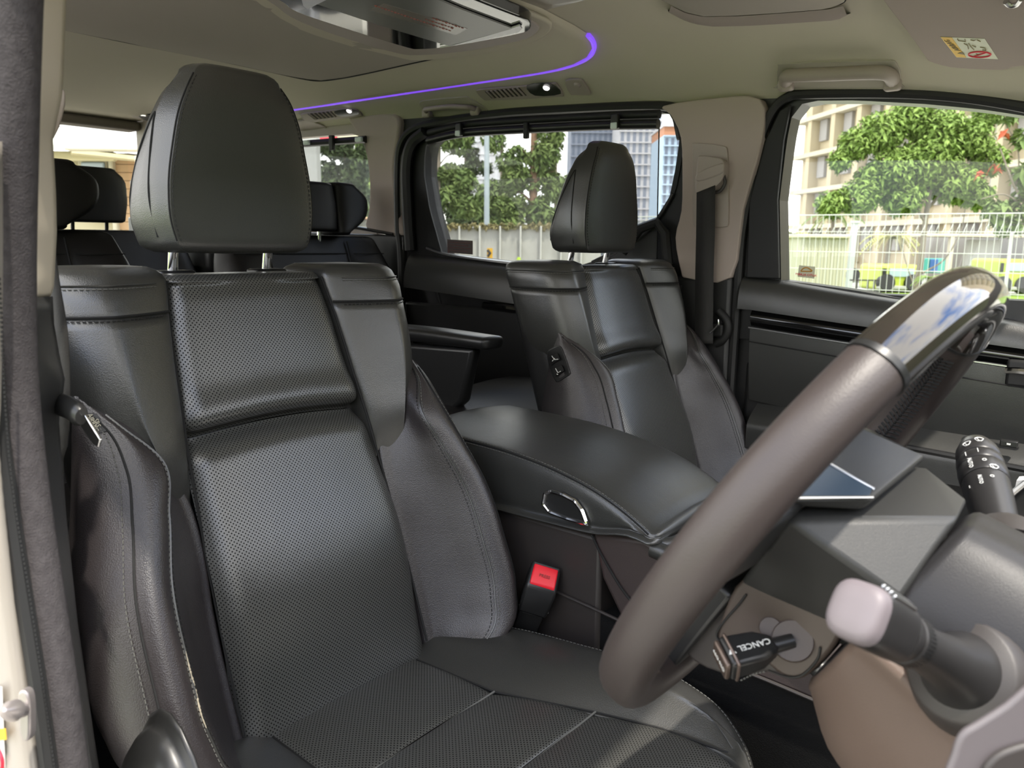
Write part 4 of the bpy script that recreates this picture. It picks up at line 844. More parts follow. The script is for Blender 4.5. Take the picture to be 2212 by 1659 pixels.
prism('guide_ridge', cr_path([onY(x, y, yb-.003) for x, y in [(1508, 372), (1558, 352), (1563, 362), (1556, 376), (1506, 392)]], 3, True), (0, .006, 0), creamp, bP, bevel=.003)
MB().tube(cr_path([onY(x, y, yb+.01) for x, y in [(1563, 378), (1566, 396), (1556, 412), (1545, 416)]], 5), .004, 8).build('guide_loop', plas_b, bP)

# ================================================================= roof fittings
def hpatch(name, px, off, th, m, parent=None, sm=3, bevel=.002, **k):
    P = [onH(x, y, off) for x, y in px]; P = cr_path(P, sm, True) if sm else np.array(P)
    nv = np.array([0, -.42, -.9]) if P[:, 1].mean() > 1.45 else np.array([0, 0, -1.])
    return prism(name, P, nv*th, m, parent, bevel=bevel, **k)
def grab(px_bar, px_plate, label, r=.010):
    P = [onH(x, y, 0) for x, y in px_bar]; c = np.mean(P, 0); t = thing('grab_handle', label, 'grab handle', tuple(c))
    hpatch('recess', px_plate, .001, .004, head_d, t)
    dn = np.array([0, -.42, -.9])
    offs = [.004, .016]+[.022]*(len(P)-4)+[.016, .004]
    MB().tube(cr_path([p+dn*o for p, o in zip(P, offs)], 6), r, 12).build('bar', creamp, t)
    for i in (0, -1):
        rbox('end_cap', P[i]+dn*.008, (.030, .022, .024), creamp, t, bevel=.006)
    return t
grab([(1700, 176), (1703, 150), (1730, 141), (1800, 138), (1895, 134), (1925, 146), (1930, 174)], [(1682, 142), (1700, 134), (1900, 128), (1938, 134), (1947, 178), (1930, 186), (1690, 188), (1680, 180)], 'cream grab handle on the roof above the front passenger window', r=.013)
grab([(925, 240), (922, 226), (938, 219), (975, 215), (1010, 216), (1022, 222), (1030, 234)], [(906, 220), (925, 214), (1000, 207), (1015, 210), (1052, 234), (1040, 240), (940, 250), (918, 240)], 'cream grab handle on the roof above the sliding door', r=.0065)
def vent(px_o, px_v, px_l, lamp, n, label):
    c = onH(*lamp); t = thing('roof_air_vent', label, 'air vent', tuple(c))
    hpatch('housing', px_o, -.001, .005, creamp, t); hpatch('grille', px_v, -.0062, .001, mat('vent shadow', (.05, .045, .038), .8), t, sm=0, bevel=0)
    a, b, c_, d = [onH(x, y, -.0075) for x, y in px_v]
    for i in range(n):
        f = (i+.5)/n; p = a+(b-a)*f; q = d+(c_-d)*f; MB().tube([p, q], .0032, 6).build('slat', creamp, t, smooth=True)
    hpatch('lamp_panel', px_l, -.0062, .0015, mat('dark lamp lens', (.03, .035, .025), .15), t, bevel=.001)
    p = onH(*lamp, -.010); m_ = MB(); nn = np.array([0, -.42, -.9]); m_.tube([p, p+nn*.003], [.0085, .0065], 16); m_.build('reading_lamp', lampw, t)
vent([(1030, 196), (1040, 190), (1120, 184), (1190, 177), (1204, 179), (1217, 203), (1205, 206), (1130, 211), (1060, 214), (1045, 212)], [(1047, 197), (1122, 189), (1138, 206), (1062, 212)], [(1138, 184), (1188, 179), (1212, 202), (1156, 206)], (1180, 190), 8, 'cream roof air vent and lit reading lamp nearest the end of the purple strip')
vent([(650, 245), (700, 238), (760, 232), (782, 246), (775, 250), (720, 256), (670, 262)], [(664, 246), (716, 240), (728, 252), (680, 258)], [(722, 240), (760, 235), (776, 246), (738, 251)], (754, 240), 6, 'cream roof air vent and lit reading lamp beside the driver headrest')
t = thing('roof_speaker', 'small square cream roof knob between the lamp and the front window', 'knob', tuple(onH(1250, 186)))
hpatch('plate', [(1222, 171), (1252, 168), (1262, 174), (1276, 196), (1270, 201), (1242, 201), (1232, 198)], -.001, .006, creamp, t)
p = onH(1247, 183, -.008); MB().tube([p, p+np.array([0, -.42, -.9])*.005], [.009, .006], 16).build('button', creamp, t)
t = thing('coat_hook', 'cream coat hook recess on the roof near the rear quarter window', 'hook', tuple(onH(670, 275)))
hpatch('plate', [(640, 262), (665, 258), (700, 270), (706, 276), (690, 279), (650, 280)], -.001, .005, creamp, t)
t = thing('coat_hook', 'black coat hook in a pale plate at the rear of the roof lining', 'hook', tuple(onH(315, 252)))
hpatch('plate', [(282, 247), (300, 242), (340, 246), (345, 262), (318, 262)], -.001, .004, creamp, t); hpatch('hook', [(298, 248), (310, 245), (340, 250), (345, 260), (318, 260)], -.006, .004, deep, t)
MB().tube([onH(305, 248, -.012), onH(316, 249, -.016)], .004, 8).build('hook_tip', chrome, t)
# roof screen
mon = thing('roof_screen', 'large glossy roof mounted screen folded against the cream roof lining', 'screen', (-1.27, 1.1, 1.82))
ZM = 1.800
O = [onZ(x, y, ZM) for x, y in [(590, -30), (612, 8), (640, 27), (700, 48), (800, 80), (880, 104), (905, 107), (960, 103), (1050, 88), (1130, 72), (1147, 62), (1142, 46), (1100, 28), (1020, -4), (940, -38)]]
prism('casing', cr_path(O, 3, True), (0, 0, .022), gloss, mon, bevel=.004)
hpatch('surround', [(540, -40), (575, 8), (640, 52), (760, 92), (850, 116), (900, 122), (1000, 114), (1130, 88), (1180, 66), (1192, 48), (1180, 34), (1100, 0), (1040, -30)], -.012, .010, head_m, mon, bevel=.006)
hpatch('surround_lip', [(572, -40), (598, 8), (650, 42), (760, 82), (860, 110), (905, 114), (1000, 106), (1120, 83), (1160, 64), (1160, 46), (1100, 20), (1000, -30)], -.020, .006, creamp, mon, bevel=.004)
scr = mat('dark display glass', (.16, .165, .15), .32, spec=.9)
S_ = [onZ(x, y, ZM-.004) for x, y in [(692, 12), (820, 55), (968, 99), (1108, 62), (1000, 22), (935, -5), (860, -40), (600, -20)]]
prism('display', S_, (0, 0, .003), scr, mon)
prism('silver_edge', [onZ(x, y, ZM-.004) for x, y in [(972, 100), (950, 104), (1040, 88), (1108, 73), (1116, 63), (1104, 63)]], (0, 0, .003), mat('bright bevel', (.75, .75, .82), .2), mon)
prism('silver_corner', [onZ(x, y, ZM-.005) for x, y in [(652, 0), (655, 12), (664, 20), (680, 12), (705, 0)]], (0, 0, .003), mat('bright bevel', (.75, .75, .82), .2), mon)
prism('silver_corner', [onZ(x, y, ZM-.005) for x, y in [(1104, 62), (1122, 56), (1128, 62), (1120, 70), (1110, 72)]], (0, 0, .003), mat('bright bevel', (.75, .75, .82), .2), mon)
g_ = lambda f, g: onZ(820+(1000-820)*f+g*10, 8+(68-8)*f-g*4, ZM-.0046)
prism('film_label', [onZ(x, y, ZM-.0044) for x, y in [(800, 22), (830, 8), (1010, 62), (985, 76)]], (0, 0, .0005), mat('clear film', (.24, .225, .20), .2), mon)
pm = mat('pale red print', (.33, .12, .10), .5)
for j, (f0, f1) in enumerate(((.0, .95), (.55, .9), (.58, .97))):
    for k in range(int((f1-f0)*26)):
        f = f0+k/26; a = g_(f, j-1); b = g_(f+.022, j-1); MB().tube([a, b], .0011 if (k*7+j) % 3 else .0019, 4).build('print_mark', pm, mon)
# sun visor
vs = thing('sun_visor', 'cream sun visor with a yellow and white airbag warning label', 'sun visor', tuple(onH(2080, 60, -.03)))
vp = [(1890, -30), (1905, 0), (1960, 72), (1996, 122), (2008, 134), (2050, 146), (2110, 151), (2170, 152), (2188, 146), (2225, 142), (2300, 130), (2340, 40), (2330, -30)]
VP0 = onH(2000, 130, -.012); VP1 = onH(2180, 150, -.012); VP2 = onH(1905, 0, -.012)
vn = np.cross(VP1-VP0, VP2-VP0); vn /= np.linalg.norm(vn); vn = vn if vn @ (CP-VP0) > 0 else -vn
onV = lambda x, y, o=0.: onp(x, y, VP0+vn*o, vn)
prism('panel', cr_path([onV(x, y) for x, y in vp], 3, True), -vn*.010, cream, vs, bevel=.004)
lbm = mat('label cream', (.72, .74, .56), .5)
lab = prism('warning_label', [onV(x, y, .0006) for x, y in [(2031, 80), (2127, 84), (2156, 128), (2066, 124)]], -vn*.0004, lbm, vs)
prism('yellow_band', [onV(x, y, .0010) for x, y in [(2032, 80.5), (2056, 81.5), (2087, 124.5), (2066, 123.5)]], -vn*.0003, mat('label yellow', (.85, .50, .01), .5), lab)
inkm = mat('brown ink', (.22, .17, .06), .6)
a_, b__ = onV(2080, 119, .0014), onV(2044, 86, .0014)
text('marking', '\u25b2 AIRBAG', (a_+b__)/2, b__-a_, np.cross(vn, b__-a_), .0125, inkm, lab)
def ell(c, rx, ry, o=.0014, n=28): return [onV(c[0]+rx*math.cos(q), c[1]+ry*math.sin(q), o) for q in np.linspace(0, 2*math.pi, n)]
rdm = mat('label red', (.62, .13, .06), .5)
MB().tube(ell((2116, 118), 24, 6), .0012, 5, cap=False).build('ban_ring', rdm, lab)
MB().tube([onV(2104, 122, .0014), onV(2130, 114, .0014)], .0010, 5).build('ban_bar', rdm, lab)
for q in ([(2068, 84), (2070, 88), (2086, 90), (2084, 85)], [(2096, 86), (2104, 88), (2108, 86)], [(2110, 86), (2118, 90)], [(2082, 94), (2090, 98), (2092, 106)], [(2092, 94), (2098, 102), (2104, 108)], [(2100, 98), (2108, 102)], [(2117, 102), (2128, 104), (2130, 109), (2122, 108)], [(2108, 116), (2114, 119), (2120, 117)]):
    MB().tube([onV(x, y, .0013) for x, y in q], .0006, 4).build('pictogram', inkm, lab)
MB().tube(cr_path([onV(x, y, .006) for x, y in [(2172, 4), (2182, 12), (2196, 10), (2206, -2)]], 5), .0035, 8).build('clip', satin, vs)
# window sticker (reads mirrored from inside)
yS = Yw+.028
stk_ = prism('window_sticker', [onY(x, y, yS) for x, y in [(1726, 573), (1761, 576), (1759, 602), (1723, 598)]], (0, .0006, 0), mat('sticker clear film', (.62, .62, .45), .5), None, tag='sticker', label='small pale sticker with orange and red print on the front passenger window')
text('marking', 'AUTO ALARM', onY(1741, 594, yS-.0012), (-1, 0, .05), (0, 0, 1), .0072, mat('label red', (.62, .13, .06), .5), stk_)
MB().tube(cr_path([onY(x, y, yS-.001) for x, y in [(1730, 585), (1735, 580), (1742, 578), (1749, 581), (1753, 586), (1730, 586)]], 4), .0012, 5).build('car_symbol', mat('label orange', (.55, .25, .02), .5), stk_)
# switches on the passenger backrest side
swp = thing('dummy', 'x', 'x') if False else None
from mathutils.bvhtree import BVHTree
def bvh_of(root):
    V = []; F = []
    for o in root.children:
        if o.name.split('.')[0] in ('side_bolster', 'shoulder_wing', 'back_shell'):
            b0 = len(V); og = Vector(ORG[o.name]); V += [v.co+og for v in o.data.vertices]; F += [tuple(i+b0 for i in q.vertices) for q in o.data.polygons]
    return BVHTree.FromPolygons(V, F)
def on_bvh(B, x, y, off=0.):
    r = ray(x, y); r = r/np.linalg.norm(r); h = B.ray_cast(Vector(CP), Vector(r))
    return np.array(h[0])-r*off
BP_ = bvh_of(seatP); rv = ray(1205, 790); rv = rv/np.linalg.norm(rv)
sp0 = prism('switch_panel', cr_path([on_bvh(BP_, x, y, .003) for x, y in [(1182, 762), (1196, 750), (1208, 747), (1216, 757), (1230, 798), (1228, 811), (1207, 825), (1199, 822), (1188, 798)]], 3, True), rv*.010, plas_s, seatP, bevel=.002)
for px in ([(1186, 772), (1204, 762), (1210, 776), (1191, 790)], [(1194, 797), (1213, 788), (1219, 801), (1200, 814)]):
    b_ = prism('switch_rocker', [on_bvh(BP_, x, y, .0065) for x, y in px], rv*.006, deep, sp0, bevel=.001)
for q_ in ([(1192, 769), (1198, 777), (1205, 776)], [(1193, 780), (1198, 774)], [(1200, 796), (1205, 805), (1211, 802)], [(1203, 808), (1205, 809)]):
    MB().tube([on_bvh(BP_, x, y, .0078) for x, y in q_], .0008, 5).build('switch_symbol', white_i, sp0)
# airbag tag sewn into the outer bolster of the driver seat
BD_ = bvh_of(seatD); rv = ray(206, 915); rv = rv/np.linalg.norm(rv)
tg = [on_bvh(BD_, x, y, .0012) for x, y in [(188, 892), (209, 893), (230, 931), (206, 938)]]
tgo = prism('airbag_tag', tg, rv*.002, mat('grey woven tag', (.05, .05, .05), .8), seatD)
tn = np.cross(tg[3]-tg[0], tg[1]-tg[0]); tn /= np.linalg.norm(tn); tn = tn if tn @ rv < 0 else -tn
bgp = mat('beige print', (.45, .42, .32), .7)
for s_, f in (('SRS', .62), ('AIRBAG', .22)):
    text('marking', s_, tg[0]+(tg[1]-tg[0])*f+(tg[3]-tg[0])*.5+tn*.0012, tg[3]-tg[0], np.cross(tn, tg[3]-tg[0]), .0068, bgp, tgo)
# dashboard: top ahead of the wheel and the centre stack running down to the console
dsh = thing('dashboard', 'dark dashboard with a silver edged centre stack at the right edge behind the wiper stalk', 'dashboard', (.25, YC, 1.0))
Loft([(.30, [(.06, .98), (.04, 1.10), (.10, 1.165), (.30, 1.175), (.62, 1.17), (.62, .95), (.2, .9)]), (.75, [(.08, .98), (.08, 1.12), (.14, 1.20), (.30, 1.20), (.62, 1.18), (.62, .95), (.2, .9)]), (1.68, [(.06, .98), (.04, 1.10), (.10, 1.165), (.30, 1.175), (.62, 1.17), (.62, .95), (.2, .9)])], lambda t, x, z: (x, t, z)).mesh('dash_top', plas, dsh, nt=20, dome=0)
sp1 = [onY(x, y, .93) for x, y in [(2172, 1082), (2230, 1035), (2420, 1010), (2420, 1500), (2060, 1640), (2010, 1560)]]
prism('centre_stack', sp1, (0, .17, 0), plas_s, dsh, bevel=.006)
tube('stack_trim', [onY(x, y, .926) for x, y in [(2172, 1078), (2230, 1031), (2420, 1004)]], .0032, satin, dsh, sm=0)
prism('vent_blade', [onY(x, y, .95) for x, y in [(2192, 1056), (2196, 1038), (2230, 1036), (2230, 1050)]], (0, .02, 0), mat('bright vent blade', (.6, .6, .6), .3), dsh)

sd_m = mat('lilac grey plastic', (.10, .088, .092), .45)
prism('end_trim', cr_path([at(x, y, .34) for x, y in [(2040, 1720), (2054, 1625), (2072, 1580), (2108, 1556), (2170, 1516), (2240, 1462), (2400, 1400), (2400, 1760), (2200, 1800)]], 3, True), ray(2150, 1620)*.03, sd_m, dsh, bevel=.012)
prism('end_trim_recess', cr_path([at(x, y, .335) for x, y in [(2120, 1668), (2140, 1632), (2180, 1610), (2240, 1600), (2300, 1640), (2300, 1720), (2150, 1720)]], 3, True), ray(2150, 1620)*.012, plas_b, dsh, bevel=.004)
for q_ in ([(1612, 1284), (1596, 1306), (1566, 1340), (1549, 1366), (1552, 1382), (1566, 1392)], [(1772, 1398), (1765, 1425), (1733, 1458), (1700, 1462), (1660, 1448)]):
    MB().tube(cr_path([fc(x, y, .0008) for x, y in q_], 6), .0009, 6).build('housing_gap', deep, sw)
stitches(cr_path([fc(x, y, -.007) for x, y in [(1600, 1470), (1630, 1456), (1660, 1450)]], 5), sw, step=.003, ln=.0018)
# ================================================================= rear seats
def rear_seat(Yc, X, label, wings=True, hw=.27, ztop=1.425, out=1):
    t = thing('rear_seat', label, 'car seat', (X+.2, Yc, .45), 'rear seats')
    Wb = lambda z, y, w: (X-.02+(ztop-z)*.36+w, Yc+y, z)
    def sec(h, f=1.): return [(0, .0), (h*.45, .002), (h*.62, .018*f), (h-.03, .040*f), (h, .012), (h-.004, -.06), (h*.6, -.10), (0, -.11)]+[(-a, b) for a, b in [(h*.6, -.10), (h-.004, -.06), (h, .012), (h-.03, .040*f), (h*.62, .018*f), (h*.45, .002)]]
    L_ = Loft([(.92, sec(hw, 1.4)), (1.15, sec(hw, 1.5)), (1.35, sec(hw-.01, .9)), (ztop-.02, sec(hw-.03, .3))], Wb)
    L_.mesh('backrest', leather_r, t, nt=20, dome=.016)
    for s in (-1, 1): seam([Wb(z, s*hw*.5, .012*1.0) for z in np.linspace(.95, ztop-.02, 20)], t, .002)
    seam([Wb(ztop-.055, y, .028 if abs(y) > hw*.55 else .004) for y in np.linspace(-hw+.02, hw-.02, 20)], t, .0015)
    cs = Loft([(X+.02, [(-hw, .86), (-hw, .92), (-hw*.7, .93), (0, .905), (hw*.7, .93), (hw, .92), (hw, .86), (0, .80)]), (X+.45, [(-hw, .86), (-hw, .93), (-hw*.7, .945), (0, .925), (hw*.7, .945), (hw, .93), (hw, .86), (0, .80)])], lambda x, y, z: (x, Yc+y, z))
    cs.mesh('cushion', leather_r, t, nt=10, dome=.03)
    return t
def winged(t, Yc, X, y0, yw, y1, s):
    "headrest: flat middle and a folding wing on each side"
    Wb = lambda z, y, w: (X+w+(1.49-z)*.1, Yc+y, z)
    def blk(name, a, b, zt, zb, rnd):
        mid = (zt+zb)/2; def_ = lambda lo, hi: [(lo, .02), (lo, -.06), ((lo+hi)/2, -.075), (hi, -.06), (hi, .02), ((lo+hi)/2, .035)]
        if rnd == 0: K = [(zb+.01, def_(a+.004, b-.004)), (mid, def_(a, b)), (zt-.01, def_(a+.006, b-.006))]
        elif rnd > 0: K = [(zb+.006, def_(a, a+(b-a)*.35)), (zb+.035, def_(a, a+(b-a)*.78)), (mid+.01, def_(a, b)), (zt-.03, def_(a, a+(b-a)*.93)), (zt-.006, def_(a, a+(b-a)*.62))]
        else: K = [(zb+.006, def_(b-(b-a)*.35, b)), (zb+.035, def_(b-(b-a)*.78, b)), (mid+.01, def_(a, b)), (zt-.03, def_(b-(b-a)*.93, b)), (zt-.006, def_(b-(b-a)*.62, b))]
        return Loft(K, Wb).mesh(name, leather_r, t, nt=14, dome=.010, sub=5)
    blk('headrest', -yw, yw, 1.565, 1.43, 0); blk('headrest_wing', yw+.002, y1, 1.565, 1.425, 1); blk('headrest_wing', -y1, -yw-.002, 1.565, 1.425, -1)
    for y in (-.05, .05): MB().tube([Wb(1.44, y, -.02), Wb(1.38, y, -.03)], .006, 10).build('headrest_post', chrome, t)
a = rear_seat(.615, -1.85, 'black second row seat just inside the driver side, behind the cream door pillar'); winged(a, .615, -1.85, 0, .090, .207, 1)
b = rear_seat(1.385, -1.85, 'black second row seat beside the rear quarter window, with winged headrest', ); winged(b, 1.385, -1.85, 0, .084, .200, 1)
# its armrests
for yy in (1.13,):
    L_ = Loft([(-1.62, [(-.035, 1.19), (-.035, 1.212), (0, 1.218), (.035, 1.212), (.035, 1.19), (0, 1.185)]), (-1.15, [(-.03, 1.205), (-.032, 1.226), (0, 1.231), (.032, 1.226), (.03, 1.205), (0, 1.20)]), (-1.0, [(-.028, 1.203), (-.030, 1.222), (0, 1.227), (.030, 1.222), (.028, 1.203), (0, 1.20)])], lambda x, y, z: (x, yy+.04+y, z))
    L_.mesh('armrest', plas_s, b, nt=14, dome=.012)
    prism('armrest_panel', [(-1.62, yy+.02, 1.18), (-1.03, yy+.02, 1.20), (-1.06, yy+.02, 1.09), (-1.20, yy+.02, .98), (-1.62, yy+.02, .95)], (0, .03, 0), plas_s, b, bevel=.008)
c3 = Loft([(-1.30, [(-.26, .94), (-.26, 1.045), (-.18, 1.062), (0, 1.055), (.18, 1.062), (.26, 1.045), (.26, .94), (0, .92)]), (-1.02, [(-.25, .94), (-.25, 1.045), (-.18, 1.066), (0, 1.06), (.18, 1.066), (.25, 1.045), (.25, .94), (0, .92)]), (-.97, [(-.2, .95), (-.2, 1.02), (-.15, 1.045), (0, 1.045), (.15, 1.045), (.2, 1.02), (.2, .95), (0, .94)])], lambda x, y, z: (x, 1.385+y, z))
c3.mesh('leg_rest', leather_r, b, nt=12, dome=.02)
# third row bench
bn = thing('third_row_seat', 'black third row bench seat at the back under the tailgate window', 'car seat', (-2.7, .995, .45))
for i, (y0, y1) in enumerate(((.42, .98), (1.0, 1.56))):
    m_ = (y0+y1)/2; h = (y1-y0)/2; Wb = lambda z, y, w, m_=m_: (-2.80+(1.43-z)*.3+w, m_+y, z)
    S2 = lambda h: [(0, .0), (h*.6, .004), (h-.03, .02), (h, .0), (h-.01, -.08), (0, -.10), (-h+.01, -.08), (-h, .0), (-h+.03, .02), (-h*.6, .004)]
    Loft([(.9, S2(h)), (1.3, S2(h)), (1.415, S2(h-.03))], Wb).mesh('backrest', leather_r, bn, nt=14, dome=.02)
for y0, y1 in ((1.075, 1.335),):
    m_ = (y0+y1)/2; h = (y1-y0)/2; Wb = lambda z, y, w, m_=m_: (-2.80+w, m_+y, z)
    S3 = lambda h: [(-h, .02), (-h, -.05), (0, -.06), (h, -.05), (h, .02), (0, .035)]
    Loft([(1.468, S3(h-.01)), (1.55, S3(h)), (1.62, S3(h-.02)), (1.628, S3(h-.03))], Wb).mesh('headrest', leather_r, bn, nt=10, dome=.010)
    for y in (-.035, .075): MB().tube([Wb(1.48, y, -.01), Wb(1.41, y, -.02)], .006, 10).build('headrest_post', plas_s, bn)
rbox('cushion', (-2.45, .995, .84), (.55, 1.12, .14), leather_r, bn, bevel=.03)
rbox('side_pad', (-2.85, 1.63, 1.36), (.30, .10, .16), plas_s, bn, bevel=.03)
# ================================================================= outside the windows
_mat = mat
def mat(name, col, rough=.5, **k):
    g = .66; k2 = dict(k)
    if k.get('var'): k2['var'] = (k['var'][0], k['var'][1], tuple(c*g for c in k['var'][2]))
    return _mat(name, tuple(c*g for c in col), rough, **k2)
GZ = -.3
def gat(x, dep, z=GZ, y=540):
    p = at(x, y, dep); return np.array([p[0], p[1], z])
Z3 = np.array([0, 0, 1.])
def leaf_mat(name, c1, c2):
    m = mat(name, c1, .6, spec=.2, var=(3.0, .3, c2)); b = m.node_tree.nodes['Principled BSDF']; b.inputs['Transmission Weight'].default_value = 0; return m
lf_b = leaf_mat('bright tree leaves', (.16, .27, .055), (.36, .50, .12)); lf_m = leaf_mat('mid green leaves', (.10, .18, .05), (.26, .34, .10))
lf_d = leaf_mat('dark green leaves', (.035, .055, .025), (.10, .15, .05)); lf_y = leaf_mat('pale palm leaves', (.36, .40, .16), (.55, .50, .20))
bark = mat('grey brown bark', (.26, .22, .17), .9, bump=('noise', 30, .6, .02)); bark_r = mat('reddish bark', (.26, .15, .09), .9)
def foliage(name, blobs, dep, n, size, m, parent, flat=.5, spread=1.0, droop=.5):
    if size < .14 and n < 5000 and n > 1400 and dep > 12: n = int(n*1.7); size *= .72
    V = []; F = []; sc_ = dep/FPX
    A = np.array([b[2]**2 for b in blobs], float); A /= A.sum()
    for bx, by, br in blobs:
        c = at(bx, by, dep); k = int(n*(br**2)/sum(b[2]**2 for b in blobs)); r = br*sc_
        for _ in range(k):
            d = np.random.randn(3); d /= np.linalg.norm(d); rr = r*(.55+.45*np.random.rand())*spread
            p = c+d*rr*np.array([1, 1, .85]); nrm = d*.5+Z3*.7+np.random.randn(3)*.35; nrm /= np.linalg.norm(nrm)
            a = np.cross(nrm, np.random.randn(3)); a /= np.linalg.norm(a); a = a-Z3*droop*.5; b = np.cross(nrm, a); s = size*(.6+.8*np.random.rand()); i = len(V)
            V += [p-a*s, p+b*s*.38+nrm*s*.1, p+a*s-Z3*s*.25, p-b*s*.38+nrm*s*.1]; F += [(i, i+1, i+2, i+3)]
    return mk(name, V, F, m, parent, smooth=False, kind='stuff')
def branchy(name, paths, parent, m, n=7):
    b = MB()
    for P, r0, r1 in paths: Q = cr_path(P, 5); b.tube(Q, list(np.linspace(r0, r1, len(Q))), n)
    return b.build(name, m, parent)
# lawn and road beyond the fence
lawn_m = mat('sunlit lawn', (.18, .30, .05), .9, spec=.1, var=(1.5, .3, (.30, .42, .09)))
lawn = mk('lawn', [gat(1200, 13), gat(2900, 10), gat(3600, 40), gat(1650, 42), gat(1200, 30)], [(0, 1, 2, 3, 4)], lawn_m, smooth=False); lawn.location.z = .02; lawn['kind'] = 'structure'
verge = mk('lawn', [(-60, -7, GZ+.02), (60, -5, GZ+.02), (60, -39, GZ+.02), (-60, -39, GZ+.02)], [(0, 1, 2, 3)], lawn_m, smooth=False); verge['kind'] = 'structure'
hedge_blocker = MB().box((9.5, 0, 2.0), (2.0, 46, 4.6)).build('unseen_blocker', mat('dark hedge', (.05, .07, .03), .9, var=(3., .3, (.10, .13, .05)), bump=('noise', 6, 1., .3)), None); hedge_blocker['kind'] = 'structure'  # unseen hedge bank added ahead of the car to block low sky light
road = mk('trim_4', [gat(1300, 31), gat(3200, 31), gat(3600, 48), gat(1200, 48)], [(0, 1, 2, 3)], mat('pale asphalt', (.38, .38, .36), .9), smooth=False); road.location.z = .04; road['kind'] = 'structure'
# rolled top mesh fence
fe = thing('mesh_fence', 'white welded wire fence with a rolled triangular top, outside the front passenger window', 'fence', tuple(gat(1950, 14)))
a7 = R(7); fd = np.array([-math.cos(a7), -math.sin(a7), 0]); fn = np.array([fd[1], -fd[0], 0]); fn = fn if fn @ (gat(1950, 14)) > 0 else -fn
F0 = gat(1950, 14, 0.); wire = mat('white coated wire', (.74, .76, .70), .5)
b = MB()
for i in range(-70, 62):
    p = F0+fd*i*.105
    b.tube([p-Z3*.28, p+Z3*1.66, p+fn*.0+Z3*2.00], .0042, 4); b.tube([p+Z3*2.0, p+fn*.16+Z3*1.84+fd*.01, p+fd*.05+Z3*1.67], .0045, 4)
b.build('upright_wires', wire, fe, kind='stuff')
for z in (2.0, 1.70, 1.65, 1.34, 1.03, .68, .33, .0, -.25):
    MB().tube([F0+fd*-7.5+Z3*z, F0+fd*6.5+Z3*z], .006 if z not in (2.0,) else .009, 6).build('rail', wire, fe)
for s in (-5.2, -1.6, 2.0, 5.6):
    MB().tube([F0+fd*s+fn*.05-Z3*.3, F0+fd*s+fn*.05+Z3*1.7], .025, 8).build('post', wire, fe)
# big cream building
bd = thing('apartment_block', 'long cream apartment block with recessed bays behind the bright green tree', 'building', tuple(gat(1900, 66)))
wall_c = mat('cream render', (.66, .56, .38), .9); slab_m = mat('pale concrete slab', (.72, .66, .50), .9); win_b = mat('blue grey panes', (.22, .36, .48), .2); louv = mat('grey louvre', (.42, .40, .38), .7)
E0 = gat(1712, 80); E1 = gat(2420, 43); e1 = (E1-E0); LB = np.linalg.norm(e1); e1 /= LB; e2 = np.cross(Z3, e1); e2 = e2 if e2 @ E0 > 0 else -e2
HB = 34.0
def bbox(name, u0, u1, z0, z1, w0, w1, m, share=None):
    c = E0+e1*((u0+u1)/2)+e2*((w0+w1)/2)+Z3*((z0+z1)/2)
    if share is not None:
        o = share.copy(); sc.collection.objects.link(o); o.parent = share.parent; o.location = Vector(c-share_c[share.name]); return o
    o = MB().box(c, (u1-u0, w1-w0, z1-z0), (e1, e2, Z3)).build(name, m, bd, smooth=False); share_c[o.name] = c; return o
share_c = {}
bbox('wall', -1, LB+20, 0, HB, .9, 12, wall_c)
fh = 3.35; nb = int(LB/4.3)+4; proto = {}
for f in range(0, 10):
    z = .6+f*fh; bbox('floor_slab', -1, LB+20, z+2.95, z+3.35, -.25, 1.2, slab_m)
    for k in range(nb):
        u = k*4.3
        for nm, a, b_, z0, z1, w0, w1, m in (('window_pane', u+.5, u+1.3, z+.1, z+2.9, .7, .88, win_b), ('louvre', u+2.6, u+3.9, z+1.0, z+2.9, .6, .88, louv), ('fin', u+1.6, u+2.3, z, z+2.95, -.1, 1.0, wall_c)):
            if nm in proto: bbox(nm, a, b_, z0, z1, w0, w1, m, proto[nm])
            else: proto[nm] = bbox(nm, a, b_, z0, z1, w0, w1, m)
# the bright tree
tr = thing('tree', 'bright green broad leaved tree with a grey trunk behind the white fence', 'tree', tuple(gat(1985, 24)))
bl = [(1850, 310, 42), (1905, 285, 55), (1965, 255, 48), (2030, 285, 62), (2092, 300, 52), (2138, 345, 42), (2005, 350, 70), (1935, 365, 62), (1855, 425, 48), (1792, 440, 34), (2060, 395, 58), (2108, 420, 40), (1950, 425, 50), (1885, 385, 40), (1815, 345, 28), (1990, 235, 30), (2130, 250, 34)]
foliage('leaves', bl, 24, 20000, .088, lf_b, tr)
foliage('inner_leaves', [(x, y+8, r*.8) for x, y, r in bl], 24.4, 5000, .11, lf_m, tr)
q = lambda x, y, d=24: at(x, y, d)
branchy('trunk', [([gat(1982, 24), q(1990, 560), q(2000, 470), q(2012, 400), q(2030, 330)], .10, .05), ([q(1998, 480), q(1960, 420), q(1900, 380), q(1850, 400)], .045, .02), ([q(2004, 450), q(2050, 400), q(2100, 340)], .05, .02), ([q(1992, 590), q(2040, 560), q(2075, 500), q(2085, 450)], .03, .012), ([q(1975, 620), q(1955, 560), q(1945, 500)], .02, .012)], tr, bark)
tr2 = thing('tree', 'sparse tree with red seed pods at the right edge of the front passenger window', 'tree', tuple(gat(2230, 22)))
branchy('trunk', [([gat(2260, 22), at(2230, 480, 22), at(2190, 400, 22), at(2160, 320, 22)], .06, .02), ([at(2215, 450, 22), at(2170, 420, 22), at(2120, 430, 22)], .03, .012), ([at(2195, 400, 22), at(2200, 330, 22), at(2170, 260, 22)], .025, .01)], tr2, bark)
